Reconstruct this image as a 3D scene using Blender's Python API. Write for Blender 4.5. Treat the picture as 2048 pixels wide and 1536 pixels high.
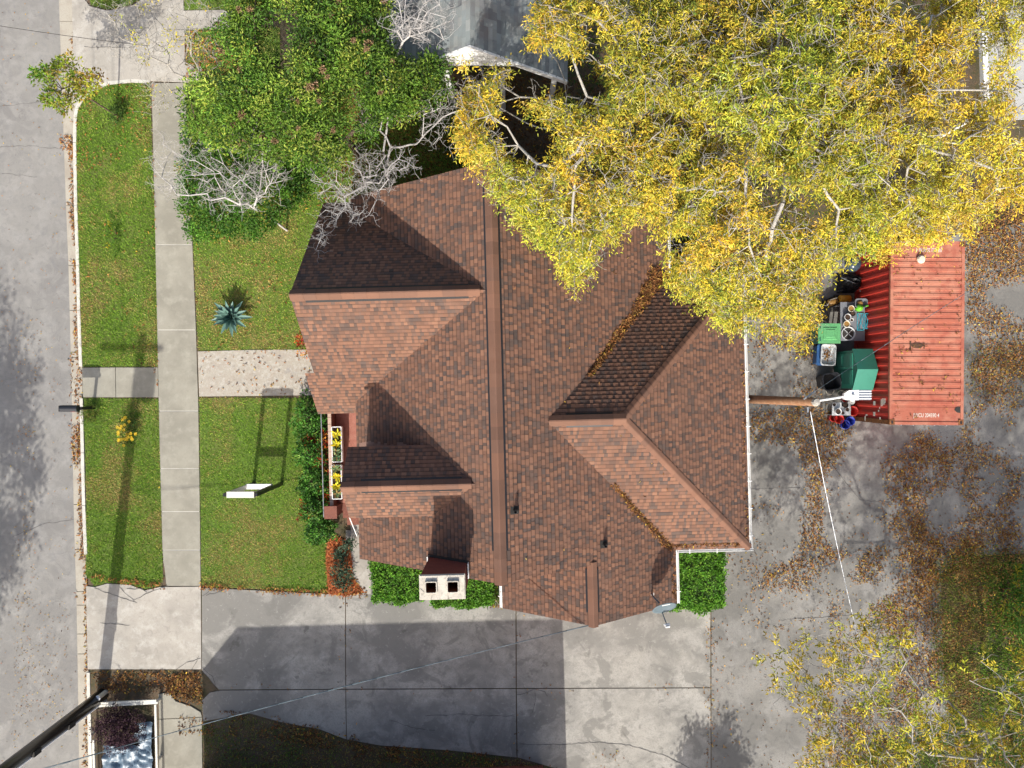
import bpy, math, random
import numpy as np
from mathutils import Vector, Matrix
random.seed(7); rng = np.random.default_rng(11)
for o in list(bpy.data.objects): bpy.data.objects.remove(o)
S = bpy.context.scene
COL = S.collection
R = math.radians
# ------------------------------------------------------------------ camera, sky, sun, exposure
CH, CF = 26.8, 1470.0            # camera height (m), focal length (pixels of a 2048 wide picture)
cd = bpy.data.cameras.new('camera'); cam = bpy.data.objects.new('camera', cd); COL.objects.link(cam)
cam.location = (0, 0, CH); cam.rotation_euler = (0, 0, 0)
cd.sensor_width = 36.0; cd.lens = CF / 2048 * 36.0; cd.clip_end = 2000.0; cd.clip_start = 0.1
S.camera = cam
SUN_EL, SUN_AZ = R(38.6), R(6.3)   # shadows fall up the picture, leaning a little to the right
wd = bpy.data.worlds.new('World'); S.world = wd; wd.use_nodes = True
nt = wd.node_tree; bg = nt.nodes['Background']
sky = nt.nodes.new('ShaderNodeTexSky'); sky.sky_type = 'NISHITA'; sky.sun_disc = False
sky.sun_elevation = SUN_EL; sky.sun_rotation = math.pi + SUN_AZ; sky.dust_density = 4.0; sky.air_density = 1.0; sky.ozone_density = .4
nt.links.new(sky.outputs[0], bg.inputs[0]); bg.inputs[1].default_value = 0.15
sl = bpy.data.lights.new('sun', 'SUN'); sun = bpy.data.objects.new('sun', sl); COL.objects.link(sun)
sl.energy = 4.1; sl.angle = R(0.5); sl.color = (1.0, 0.955, 0.88)
sd = Vector((math.sin(SUN_AZ) * math.cos(SUN_EL), math.cos(SUN_AZ) * math.cos(SUN_EL), -math.sin(SUN_EL)))
sun.rotation_euler = sd.to_track_quat('-Z', 'Y').to_euler(); sun.location = (-5, -40, 40)
S.view_settings.view_transform = 'Standard'; S.view_settings.look = 'None'
S.view_settings.exposure = 0.50; S.view_settings.gamma = 1.0; S.view_settings.use_curve_mapping = False
S.cycles.max_bounces = 5; S.cycles.diffuse_bounces = 3; S.cycles.glossy_bounces = 2

# ------------------------------------------------------------------ helpers
def W(px, py, h=0.0):
    s = (CH - h) / CF
    return Vector(((px - 1024) * s, (768 - py) * s, h))
def Wn(px, py, h):
    s = (CH - h) / CF
    return np.stack([(px - 1024) * s, (768 - py) * s, h + 0 * s], -1)
def Pn(P):
    s = CF / (CH - P[:, 2])
    return np.stack([1024 + P[:, 0] * s, 768 - P[:, 1] * s], -1)

def inpoly(x, y, poly):
    c = np.zeros(len(x), bool); n = len(poly)
    for i in range(n):
        x1, y1 = poly[i]; x2, y2 = poly[(i + 1) % n]
        if y1 == y2: continue
        m = ((y1 > y) != (y2 > y)) & (x < (x2 - x1) * (y - y1) / (y2 - y1) + x1)
        c ^= m
    return c

def hash2(i, j, s):
    v = np.sin(i * 127.1 + j * 311.7 + s * 74.7) * 43758.5453
    return v - np.floor(v)
def vnoise(x, y, s=0):
    i = np.floor(x); j = np.floor(y); u = x - i; v = y - j
    u = u * u * (3 - 2 * u); v = v * v * (3 - 2 * v)
    return (hash2(i, j, s) * (1 - u) + hash2(i + 1, j, s) * u) * (1 - v) + (hash2(i, j + 1, s) * (1 - u) + hash2(i + 1, j + 1, s) * u) * v
def fbm(x, y, s=0, o=4):
    t = 0; a = .5; q = 0
    for k in range(o):
        t = t + a * vnoise(x, y, s + k * 13); q += a; a *= .5; x = x * 2.03 + 5; y = y * 2.03 + 9
    return t / q

def np_mesh(name, V, F, col=None):
    me = bpy.data.meshes.new(name)
    V = np.asarray(V, np.float32).reshape(-1, 3); F = np.asarray(F, np.int32)
    k = F.shape[1]; n = len(F)
    me.vertices.add(len(V)); me.vertices.foreach_set('co', V.ravel())
    me.loops.add(n * k); me.loops.foreach_set('vertex_index', F.ravel())
    me.polygons.add(n); me.polygons.foreach_set('loop_start', np.arange(0, n * k, k, dtype=np.int32))
    me.update(calc_edges=True)
    if col is not None: face_col(me, col)
    return me
def face_col(me, col):
    at = me.attributes.new('Col', 'FLOAT_COLOR', 'FACE')
    c = np.ones((len(col), 4), np.float32); c[:, :3] = np.asarray(col)[:, :3]
    at.data.foreach_set('color', c.ravel())

def tag(o, label=None, cat=None, group=None, kind=None):
    if label: o['label'] = label
    if cat: o['category'] = cat
    if group: o['group'] = group
    if kind: o['kind'] = kind
    return o
def link(name, me, mat=None, parent=None, smooth=False):
    o = bpy.data.objects.new(name, me); COL.objects.link(o)
    if mat is not None and len(me.materials) == 0: me.materials.append(mat)
    if parent is not None: o.parent = parent
    if smooth: me.polygons.foreach_set('use_smooth', np.ones(len(me.polygons), bool))
    return o
def empty(name, loc=(0, 0, 0), rz=0.0, **k):
    o = bpy.data.objects.new(name, None); COL.objects.link(o)
    o.location = loc; o.rotation_euler = (0, 0, rz); o.empty_display_size = .2
    return tag(o, **k)
def copy_tree(o, parent=None):
    c = o.copy(); COL.objects.link(c); c.parent = parent
    for ch in list(o.children): copy_tree(ch, c)
    return c

class MB:
    def __init__(s): s.v = []; s.f = []; s.c = []
    def add(s, vs, fs, col=None):
        b = len(s.v); s.v += [tuple(v) for v in vs]
        for f in fs:
            s.f.append(tuple(b + i for i in f)); s.c.append(col or (1, 1, 1))
        return s
    def box(s, c, d, rz=0.0, col=None, taper=1.0):
        x, y, z = d[0] / 2, d[1] / 2, d[2] / 2; ca, sa = math.cos(rz), math.sin(rz); vs = []
        for sz in (-1, 1):
            t = taper if sz > 0 else 1.0
            for sx, sy in ((-1, -1), (1, -1), (1, 1), (-1, 1)):
                a, b = sx * x * t, sy * y * t
                vs.append((c[0] + a * ca - b * sa, c[1] + a * sa + b * ca, c[2] + sz * z))
        return s.add(vs, [(3, 2, 1, 0), (4, 5, 6, 7), (0, 1, 5, 4), (1, 2, 6, 5), (2, 3, 7, 6), (3, 0, 4, 7)], col)
    def prism(s, poly, z0, z1, col=None):
        n = len(poly)
        a = sum(poly[i][0] * poly[(i + 1) % n][1] - poly[(i + 1) % n][0] * poly[i][1] for i in range(n))
        if a < 0: poly = poly[::-1]
        f0 = z0 if callable(z0) else (lambda x, y: z0); f1 = z1 if callable(z1) else (lambda x, y: z1)
        vs = [(p[0], p[1], f0(p[0], p[1])) for p in poly] + [(p[0], p[1], f1(p[0], p[1])) for p in poly]
        fs = [tuple(range(n - 1, -1, -1)), tuple(range(n, 2 * n))] + [(i, (i + 1) % n, n + (i + 1) % n, n + i) for i in range(n)]
        return s.add(vs, fs, col)
    def tube(s, p0, p1, r0, r1=None, n=8, caps=True, col=None):
        r1 = r0 if r1 is None else r1
        p0, p1 = Vector(p0), Vector(p1); d = (p1 - p0)
        if d.length < 1e-6: return s
        d.normalize(); u = d.orthogonal().normalized(); w = d.cross(u); vs = []
        for p, r in ((p0, r0), (p1, r1)):
            for i in range(n):
                a = 2 * math.pi * i / n; vs.append(p + u * (r * math.cos(a)) + w * (r * math.sin(a)))
        fs = [(i, (i + 1) % n, n + (i + 1) % n, n + i) for i in range(n)]
        if caps: fs += [tuple(range(n - 1, -1, -1)), tuple(range(n, 2 * n))]
        return s.add(vs, fs, col)
    def path(s, pts, r, n=6, col=None):
        for a, b in zip(pts[:-1], pts[1:]): s.tube(a, b, r, r, n, True, col)
        return s
    def lathe(s, prof, c=(0, 0, 0), n=20, col=None, rect=0.0):
        vs = []
        for r, z in prof:
            for i in range(n):
                a = 2 * math.pi * i / n
                vs.append((c[0] + r * math.cos(a), c[1] + r * math.sin(a), c[2] + z))
        fs = []
        for k in range(len(prof) - 1):
            for i in range(n):
                j = (i + 1) % n; fs.append((k * n + i, k * n + j, (k + 1) * n + j, (k + 1) * n + i))
        return s.add(vs, fs, col)
    def rbox(s, c, w, d, prof, r=.2, n=6, rz=0.0, col=None, cap=True):
        """open tub: rounded rectangle cross-sections (scale, z) stacked"""
        ring = []
        for qx, qy, a0 in ((1, 1, 0), (-1, 1, 90), (-1, -1, 180), (1, -1, 270)):
            for k in range(n):
                a = R(a0 + 90 * k / (n - 1)); ring.append((qx * (w / 2 - r) + r * math.cos(a), qy * (d / 2 - r) + r * math.sin(a)))
        m = len(ring); ca, sa = math.cos(rz), math.sin(rz); vs = []
        for sc, z in prof:
            for x, y in ring:
                x2, y2 = x * sc, y * sc; vs.append((c[0] + x2 * ca - y2 * sa, c[1] + x2 * sa + y2 * ca, c[2] + z))
        fs = []
        for k in range(len(prof) - 1):
            for i in range(m):
                j = (i + 1) % m; fs.append((k * m + i, k * m + j, (k + 1) * m + j, (k + 1) * m + i))
        if cap: fs.append(tuple(range((len(prof) - 1) * m, len(prof) * m)))
        return s.add(vs, fs, col)
    def build(s, name, mat, parent=None, smooth=False, color=False):
        me = bpy.data.meshes.new(name); me.from_pydata(s.v, [], s.f); me.update()
        if color: face_col(me, np.array(s.c))
        return link(name, me, mat, parent, smooth)

# ------------------------------------------------------------------ materials
def newmat(name):
    m = bpy.data.materials.new(name); m.use_nodes = True; nt = m.node_tree
    return m, nt, nt.nodes['Principled BSDF']
def N(nt, t, **k):
    n = nt.nodes.new(t)
    for a, b in k.items(): setattr(n, a, b)
    return n
def mixc(nt, fac, a, b, mode='MIX'):
    n = N(nt, 'ShaderNodeMix', data_type='RGBA', blend_type=mode)
    for sock, v in ((n.inputs[0], fac), (n.inputs[6], a), (n.inputs[7], b)):
        if isinstance(v, bpy.types.NodeSocket): nt.links.new(v, sock)
        elif isinstance(v, (int, float)): sock.default_value = v
        else: sock.default_value = (*v, 1)
    return n.outputs[2]
def noise(nt, vec, scale, detail=4, rough=.6, dist=0.0):
    n = N(nt, 'ShaderNodeTexNoise'); n.inputs['Scale'].default_value = scale; n.inputs['Detail'].default_value = detail
    n.inputs['Roughness'].default_value = rough; n.inputs['Distortion'].default_value = dist
    if vec is not None: nt.links.new(vec, n.inputs['Vector'])
    return n.outputs['Fac']
def ramp(nt, x, lo, hi):
    n = N(nt, 'ShaderNodeMapRange'); n.inputs[1].default_value = lo; n.inputs[2].default_value = hi
    nt.links.new(x, n.inputs[0]); return n.outputs[0]
def mat(name, base, layers=(), rough=.7, bump=0.0, bscale=40, metal=0.0, spec=.35, attr=False, coat=0.0):
    """base colour + noise layers (scale, lo, hi, colour, strength); the noise sits on the surface in world metres"""
    m, nt, b = newmat(name); pos = N(nt, 'ShaderNodeNewGeometry').outputs['Position']
    if attr:
        a = N(nt, 'ShaderNodeAttribute', attribute_name='Col'); c = a.outputs['Color']
    else: c = None
    cur = c if c is not None else base
    for i, L in enumerate(layers):
        sc, lo, hi, colr, st = L[:5]; dist = L[5] if len(L) > 5 else 0.0
        off = N(nt, 'ShaderNodeVectorMath', operation='ADD'); nt.links.new(pos, off.inputs[0]); off.inputs[1].default_value = (i * 7.3, i * 3.1, i * 5.7)
        f = ramp(nt, noise(nt, off.outputs[0], sc, 5, .62, dist), lo, hi)
        mm = N(nt, 'ShaderNodeMath', operation='MULTIPLY'); nt.links.new(f, mm.inputs[0]); mm.inputs[1].default_value = st
        cur = mixc(nt, mm.outputs[0], cur, colr)
    if isinstance(cur, bpy.types.NodeSocket): nt.links.new(cur, b.inputs['Base Color'])
    else: b.inputs['Base Color'].default_value = (*cur, 1)
    b.inputs['Roughness'].default_value = rough; b.inputs['Metallic'].default_value = metal
    b.inputs['Specular IOR Level'].default_value = spec; b.inputs['Coat Weight'].default_value = coat
    if bump:
        bp = N(nt, 'ShaderNodeBump'); bp.inputs['Strength'].default_value = bump; bp.inputs['Distance'].default_value = .02
        nt.links.new(noise(nt, pos, bscale, 4), bp.inputs['Height']); nt.links.new(bp.outputs[0], b.inputs['Normal'])
    return m
def leafmat(name, trans=.3, rough=.5, spec=.3):
    m, nt, b = newmat(name); a = N(nt, 'ShaderNodeAttribute', attribute_name='Col')
    nt.links.new(a.outputs['Color'], b.inputs['Base Color']); b.inputs['Roughness'].default_value = rough
    b.inputs['Specular IOR Level'].default_value = spec
    t = N(nt, 'ShaderNodeBsdfTranslucent'); nt.links.new(a.outputs['Color'], t.inputs[0])
    mx = N(nt, 'ShaderNodeMixShader'); mx.inputs[0].default_value = trans
    nt.links.new(b.outputs[0], mx.inputs[1]); nt.links.new(t.outputs[0], mx.inputs[2])
    nt.links.new(mx.outputs[0], nt.nodes['Material Output'].inputs[0])
    return m
M = {}
M['soil'] = mat('soil', (.10, .075, .05), [(1.2, .45, .6, (.05, .055, .022), .7), (9, .5, .7, (.14, .085, .045), .7)], .95, .6, 30)
M['asphalt'] = mat('asphalt', (.245, .235, .215), [(.22, .42, .58, (.19, .182, .17), .85), (1.0, .5, .62, (.29, .278, .255), .6, 1.2), (2.6, .6, .68, (.13, .126, .118), .5, 2.0), (1.6, .5, .7, (.32, .31, .29), .5), (4.5, .5, .68, (.18, .175, .17), .5, .8), (.8, .62, .7, (.17, .17, .175), .45, 1.5), (60, .45, .75, (.16, .16, .16), .5), (85, .58, .75, (.45, .44, .42), .5)], .9, .35, 120)
M['lawn'] = mat('lawn', (.10, .16, .025), [(1.1, .45, .65, (.15, .15, .045), .6), (6, .5, .7, (.06, .10, .015), .7), (.6, .58, .7, (.17, .13, .06), .5)], .95, .7, 45)
M['concrete'] = mat('concrete', (.40, .37, .32), [(.5, .42, .62, (.28, .26, .225), .8), (2.3, .5, .68, (.50, .475, .425), .7), (5, .54, .7, (.23, .21, .185), .55, .8), (28, .5, .7, (.30, .28, .245), .6), (90, .5, .7, (.2, .185, .165), .45)], .85, .2, 90)
M['walk'] = mat('walk', (.295, .28, .228), [(.7, .42, .6, (.22, .208, .168), .85), (3, .5, .7, (.36, .345, .285), .6), (12, .56, .72, (.21, .195, .16), .5), (35, .5, .7, (.27, .25, .205), .5), (90, .5, .75, (.18, .165, .14), .4)], .85, .2, 90)
M['drive'] = mat('drive', (.345, .328, .29), [(.28, .43, .56, (.19, .183, .165), .9, .5), (.9, .5, .64, (.42, .40, .36), .6, .6), (.8, .55, .6, (.15, .145, .13), .6, .8), (1.4, .62, .67, (.11, .105, .09), .6), (2.0, .5, .66, (.2, .192, .172), .55, .4), (5.2, .54, .7, (.17, .163, .147), .5, .3), (7, .6, .68, (.42, .405, .37), .45, .8), (22, .5, .7, (.19, .18, .165), .6), (80, .48, .7, (.13, .125, .115), .5)], .88, .25, 80)
M['yardpave'] = mat('yardpave', (.255, .244, .22), [(.3, .43, .56, (.15, .145, .132), .88), (1.1, .5, .66, (.29, .28, .26), .65, .6), (3, .54, .7, (.095, .092, .086), .6, .8), (24, .5, .7, (.14, .135, .125), .6), (80, .48, .7, (.10, .098, .092), .5)], .9, .3, 80)
M['kerb'] = mat('kerb', (.55, .53, .47), [(3, .45, .65, (.40, .38, .33), .6), (30, .55, .7, (.30, .28, .24), .4)], .85, .2, 60)
M['gutterpan'] = mat('gutterpan', (.38, .35, .29), [(1.5, .45, .65, (.29, .25, .20), .7), (25, .5, .7, (.24, .21, .17), .5)], .85, .2, 70)
M['crackgrey'] = mat('crack_grey', (.09, .085, .08), [(9, .5, .7, (.15, .145, .135), .6)], .95)
M['oldpave'] = mat('oldpave', (.36, .33, .275), [(3.5, .42, .6, (.34, .30, .25), .85), (9, .5, .62, (.44, .42, .37), .7), (20, .55, .68, (.25, .20, .15), .7), (2, .58, .7, (.24, .23, .22), .6)], .9, .4, 60)
M['shingle'] = mat('shingle', (1, 1, 1), [(90, .5, .8, (.05, .045, .045), .35), (2.5, .55, .75, (.17, .10, .075), .22), (.5, .45, .62, (.115, .07, .052), .3), (1.1, .56, .7, (.21, .125, .09), .25)], .92, .25, 160, attr=True, spec=.25)
M['greyshingle'] = mat('greyshingle', (.22, .24, .24), [(1.5, .45, .65, (.29, .31, .30), .6), (8, .5, .7, (.15, .17, .175), .5), (60, .5, .8, (.1, .11, .11), .4)], .92, .3, 120)
M['fascia'] = mat('fascia', (.22, .13, .10), [(6, .5, .7, (.14, .08, .06), .5)], .7)
M['brick'] = mat('brick', (.20, .075, .05), [(4, .45, .65, (.13, .05, .04), .6), (22, .5, .7, (.27, .13, .095), .5)], .85, .4, 40)
M['chimbrick'] = mat('chimbrick', (.16, .042, .032), [(5, .45, .65, (.11, .03, .025), .6), (25, .55, .7, (.2, .07, .055), .5)], .85, .3, 50)
M['capstone'] = mat('capstone', (.50, .46, .39), [(4, .45, .62, (.36, .33, .28), .7), (9, .55, .62, (.2, .18, .15), .5), (14, .58, .7, (.34, .31, .26), .6), (45, .55, .75, (.7, .68, .62), .5)], .8, .35, 40)
M['white'] = mat('white', (.74, .74, .72), [(5, .5, .7, (.62, .61, .57), .4)], .5)
M['offwhite'] = mat('offwhite', (.62, .60, .53), [(8, .5, .7, (.52, .50, .43), .4)], .55)
M['black'] = mat('black', (.018, .018, .02), [(12, .5, .7, (.03, .03, .032), .5)], .4)
M['dark'] = mat('dark', (.03, .028, .026), [(8, .5, .7, (.05, .045, .04), .5)], .8)
M['void'] = mat('void', (.012, .010, .009), [(8, .5, .7, (.02, .016, .013), .5)], .95)
M['clay'] = mat('clay', (.16, .06, .025), [(6, .5, .7, (.2, .075, .03), .6)], .85)
M['metal'] = mat('metal', (.45, .47, .48), [(15, .5, .7, (.34, .36, .37), .4)], .4, metal=.6)
M['steelgrey'] = mat('steelgrey', (.10, .135, .155), [(9, .5, .7, (.12, .155, .18), .5)], .4)
M['creosote'] = mat('creosote', (.010, .010, .010), [(7, .5, .7, (.018, .017, .016), .6)], .3, .15, 60, spec=.6)
M['poleWood'] = mat('pole_wood', (.26, .13, .065), [(6, .45, .65, (.36, .22, .13), .6), (30, .5, .7, (.14, .07, .04), .6)], .85, .4, 60)
M['bark'] = mat('bark', (.36, .335, .29), [(5, .45, .65, (.22, .20, .18), .6), (22, .5, .7, (.60, .59, .57), .5)], .9, .4, 60)
M['palebark'] = mat('pale_bark', (.46, .44, .42), [(6, .45, .65, (.35, .33, .31), .6), (25, .55, .7, (.58, .57, .56), .6)], .85, .3, 60)
M['brownbark'] = mat('brown_bark', (.11, .08, .055), [(8, .5, .7, (.17, .13, .095), .6)], .9, .3, 60)
M['leaf'] = leafmat('leaf', .2, .6, .18)
M['gloss'] = leafmat('gloss_leaf', .2, .5, .22)
M['litter'] = leafmat('litter_leaf', .1, .8, .15)
M['cred'] = mat('container_paint', (.37, .115, .07), [(.8, .42, .58, (.43, .185, .12), .85), (3, .5, .64, (.29, .07, .045), .65), (6, .6, .7, (.40, .2, .14), .5, 1.5), (10, .62, .70, (.22, .075, .035), .7), (26, .68, .74, (.10, .045, .03), .8)], .55, .15, 30)
M['cside'] = mat('container_side_paint', (.50, .045, .03), [(1.2, .45, .65, (.38, .03, .025), .7), (9, .66, .72, (.20, .07, .03), .7)], .5)
M['rust'] = mat('rust', (.20, .075, .025), [(6, .4, .62, (.10, .04, .018), .8), (18, .5, .65, (.33, .14, .045), .7)], .9, .4, 40)
def paint(name, c, r=.45, v=.75): M[name] = mat(name, c, [(8, .5, .72, tuple(x * v for x in c), .5)], r)
paint('binGreen', (.10, .32, .13)); paint('shedGreen', (.035, .19, .135), .4); paint('shedDark', (.03, .125, .095), .45)
paint('toteBlue', (.04, .12, .30)); paint('toteWhite', (.52, .54, .55), .4); paint('bucketRed', (.55, .03, .02)); paint('bucketBlue', (.02, .04, .33))
paint('orange', (.55, .26, .02)); paint('canGreen', (.14, .48, .03)); paint('teal', (.04, .30, .38)); paint('tableGrey', (.16, .17, .19), .6)
paint('cream', (.6, .55, .44)); paint('brownjug', (.25, .14, .04)); paint('grillTop', (.035, .055, .075), .22); paint('binBlack', (.025, .027, .032), .45)
paint('potsoil', (.05, .03, .02), .95); paint('terracotta', (.38, .13, .06), .8)
paint('lampWhite', (.75, .76, .77), .35); paint('agaveG', (.10, .19, .16), .5)
M['foil'] = mat('tarp', (.10, .155, .21), [(3, .45, .65, (.20, .25, .30), .7), (11, .55, .7, (.06, .10, .15), .6)], .42, .4, 14, spec=.6)
M['glass'] = mat('window_glass', (.03, .04, .05), [], .08, spec=.7)
M['siding'] = mat('siding', (.5, .5, .47), [(4, .5, .7, (.42, .41, .38), .4)], .7)
M['straw'] = mat('straw_bed', (.34, .10, .035), [(10, .42, .6, (.45, .17, .06), .8), (30, .5, .66, (.18, .05, .02), .7)], .95, .8, 60)
# ------------------------------------------------------------------ foliage helpers
def unit(v): return v / (np.linalg.norm(v, axis=-1, keepdims=True) + 1e-9)
def leaf_arrays(P, D, Nn, L, Wd, col, fold=.25, curl=.15):
    """P base, D direction, Nn up-ish normal, L length, Wd width; six vertices and two quads for each leaf"""
    D = unit(D); Sd = unit(np.cross(D, Nn)); U = np.cross(Sd, D)
    L = L[:, None]; w = Wd[:, None] * .5
    mid = P + D * L * .38 + U * L * curl * .5; far = P + D * L * .72 + U * L * curl * .35; tip = P + D * L - U * L * curl * .4
    up = U * w * fold * 2
    V = np.stack([P, mid + Sd * w + up, far + Sd * w * .72 + up * .7, tip, far - Sd * w * .72 + up * .7, mid - Sd * w + up], 1)
    n = len(P); b = np.arange(n)[:, None] * 6
    F = np.concatenate([b + np.array([[0, 1, 2, 3]]), b + np.array([[0, 3, 4, 5]])], 1).reshape(-1, 4)
    return V.reshape(-1, 3), F, np.repeat(col, 2, 0)
def pick(pal, n, wts=None, jit=.18):
    pal = np.array(pal, float); wts = None if wts is None else np.array(wts) / sum(wts)
    c = pal[rng.choice(len(pal), n, p=wts)]
    return c * (1 + rng.normal(0, jit, (n, 1))).clip(.5, 1.6) * (1 + rng.normal(0, jit * .25, (n, 3)))
def rdir(n, zmin=-1., zmax=1.):
    a = rng.uniform(0, 2 * math.pi, n); z = rng.uniform(zmin, zmax, n); r = np.sqrt(1 - z * z)
    return np.stack([r * np.cos(a), r * np.sin(a), z], 1)

def skeleton(trunk, pts, k=.45, step=.45, jit=.06, minj=None, sag=0.0, limbs=()):
    """limbs that reach every point: each point joins the nearest node, long ways counted dearer"""
    nodes = [np.array(p, float) for p in trunk]; par = [-1] + list(range(len(trunk) - 1))
    path = [0.0]
    for i in range(1, len(nodes)): path.append(path[-1] + np.linalg.norm(nodes[i] - nodes[i - 1]) * .6)
    cap = 60000; A = np.zeros((cap, 3)); Pl = np.full(cap, 1e9); n = len(nodes)
    A[:n] = nodes; Pl[:n] = path; par = par + [0] * (cap - n)
    j0 = minj if minj is not None else max(1, n - 2)
    Pl[:j0] = 1e9
    order = np.argsort(np.linalg.norm(pts - A[n - 1], axis=1)); tips = []; root = n - 1
    for ch in limbs:
        last = root
        for p in ch:
            p = np.array(p); a = A[last].copy(); L = np.linalg.norm(p - a); m = max(1, int(L / step)); l0 = Pl[last]
            for i in range(1, m + 1):
                A[n] = a + (p - a) * i / m + rng.normal(0, .05, 3); par[n] = last; Pl[n] = l0 + .45 * L * i / m; last = n; n += 1
    for q in order:
        p = pts[q]; d = np.linalg.norm(A[:n] - p, axis=1); j = int(np.argmin(d + k * Pl[:n])); L = d[j]
        m = max(1, int(L / step)); a = A[j].copy(); side = rng.normal(0, jit, 3) * L
        last = j
        for i in range(1, m + 1):
            t = i / m; x = a + (p - a) * t + side * math.sin(math.pi * t) + np.array([0, 0, sag * L * math.sin(math.pi * t)])
            if i < m: x = x + rng.normal(0, jit * .5, 3) * step
            A[n] = x; par[n] = last; Pl[n] = Pl[last] + L / m; last = n; n += 1
        tips.append(last)
    return A[:n].copy(), np.array(par[:n]), np.array(tips)
def radii(A, par, rt, ex=2.35, rmax=.35):
    n = len(A); s = np.zeros(n); ch = np.zeros(n, int)
    for i in range(n - 1, 0, -1):
        if ch[i] == 0: s[i] += rt ** ex
        s[par[i]] += s[i]; ch[par[i]] += 1
    return np.minimum(s ** (1 / ex), rmax)
def tubes(A, par, r, nside=5):
    idx = np.arange(1, len(A)); a = A[par[idx]]; b = A[idx]; rb = r[idx]; ra = np.minimum(r[par[idx]], rb * 1.25)
    d = unit(b - a); ref = np.where(np.abs(d[:, 2:3]) > .9, np.array([[1., 0, 0]]), np.array([[0, 0, 1.]]))
    u = unit(np.cross(d, ref)); w = np.cross(d, u); ang = 2 * math.pi * np.arange(nside) / nside
    ring = u[:, None, :] * np.cos(ang)[None, :, None] + w[:, None, :] * np.sin(ang)[None, :, None]
    V = np.concatenate([a[:, None] + ring * ra[:, None, None], b[:, None] + ring * rb[:, None, None]], 1)
    i = np.arange(nside); j = (i + 1) % nside
    f = np.stack([i, j, nside + j, nside + i], 1)
    F = (np.arange(len(idx))[:, None, None] * 2 * nside + f[None]).reshape(-1, 4)
    return V.reshape(-1, 3), F
def twigs(A, tips, n_each, L, spread=1.0, up=.2, gen=2, r=.006):
    """fine bare twigs branching from the tips"""
    P0 = []; P1 = []; R0 = []
    base = np.repeat(A[tips], n_each, 0)
    for g in range(gen):
        d = rdir(len(base), -.3, .8); d[:, 2] += up; d = unit(d)
        ln = L * rng.uniform(.5, 1.2, len(base)) * (.65 ** g)
        mid = base + d * ln[:, None] * .5 + rng.normal(0, .05, base.shape) * L
        end = mid + unit(d + rng.normal(0, .45 * spread, d.shape)) * ln[:, None] * .5
        for a, b in ((base, mid), (mid, end)):
            P0.append(a); P1.append(b); R0.append(np.full(len(a), r * (.7 ** g)))
        base = np.concatenate([mid, end, end])
    a = np.concatenate(P0); b = np.concatenate(P1); rr = np.concatenate(R0); ns = 3
    d = unit(b - a); u = unit(np.cross(d, np.array([[.3, .5, .8]]))); w = np.cross(d, u); ang = 2 * math.pi * np.arange(ns) / ns
    ring = u[:, None, :] * np.cos(ang)[None, :, None] + w[:, None, :] * np.sin(ang)[None, :, None]
    V = np.concatenate([a[:, None] + ring * rr[:, None, None], b[:, None] + ring * rr[:, None, None] * .75], 1)
    i = np.arange(ns); j = (i + 1) % ns; f = np.stack([i, j, ns + j, ns + i], 1)
    F = (np.arange(len(a))[:, None, None] * 2 * ns + f[None]).reshape(-1, 4)
    return V.reshape(-1, 3), F
def join(*ms):
    Vs = []; Fs = []; b = 0
    for V, F in ms: Vs.append(V); Fs.append(F + b); b += len(V)
    return np.concatenate(Vs), np.concatenate(Fs)
def sample_px(poly, n, hfun, holes=()):
    """n points whose place in plan lies inside an outline, each at its own height"""
    poly = list(poly); xs = [p[0] for p in poly]; ys = [p[1] for p in poly]; out = []; tot = 0
    while tot < n:
        x = rng.uniform(min(xs), max(xs), n * 2); y = rng.uniform(min(ys), max(ys), n * 2)
        m = inpoly(x, y, poly)
        for hp in holes: m &= ~inpoly(x, y, hp)
        x = x[m]; y = y[m]; h = hfun(x, y); out.append(Wn(x, y, h)); tot += len(x)
    return np.concatenate(out)[:n]

def fronds(P, nf, nl, Lf, Ll, Wl, pal, wts, droop=.5, hollow=0.0, tint=None, out=None):
    """pinnate leaves: nf rachises at each point with nl leaflets each, drooping"""
    base = np.repeat(P, nf, 0); n = len(base)
    d = rdir(n, -.25, .55)
    if out is not None: d = unit(d + np.repeat(out, nf, 0) * .8)
    lf = Lf * rng.uniform(.5, 1.3, n); pc = pick(pal, n, wts, .15)
    if tint is not None: pc = pc * np.repeat(tint, nf, 0)
    t = np.linspace(.12, 1, nl)
    pos = base[:, None] + d[:, None] * (lf[:, None] * t[None])[..., None]
    pos[..., 2] -= droop * (lf[:, None] * t[None] ** 2)
    pos = pos.reshape(-1, 3); dd = np.repeat(d, nl, 0).copy(); tt = np.tile(t, n)
    dd[:, 2] -= 2 * droop * tt
    dd = unit(dd); sgn = np.tile(np.where(np.arange(nl) % 2 == 0, 1., -1.), n)
    sgn[nl - 1::nl] = 0
    side = unit(np.cross(dd, np.array([[0, 0, 1.]]))) * sgn[:, None]
    ld = unit(dd * .75 + side * .85 + rng.normal(0, .42, dd.shape) + np.array([[0, 0, -.3 * droop]]))
    nn = unit(np.array([[0, 0, 1.]]) + rng.normal(0, .6, dd.shape)); pos = pos + rng.normal(0, .03, pos.shape)
    k = len(pos); col = np.repeat(pc, nl, 0) * .72 + .28 * pick(pal, k, wts, .25)
    return leaf_arrays(pos, ld, nn, Ll * rng.uniform(.65, 1.2, k), Wl * rng.uniform(.75, 1.25, k), col, .2, .12)
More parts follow.
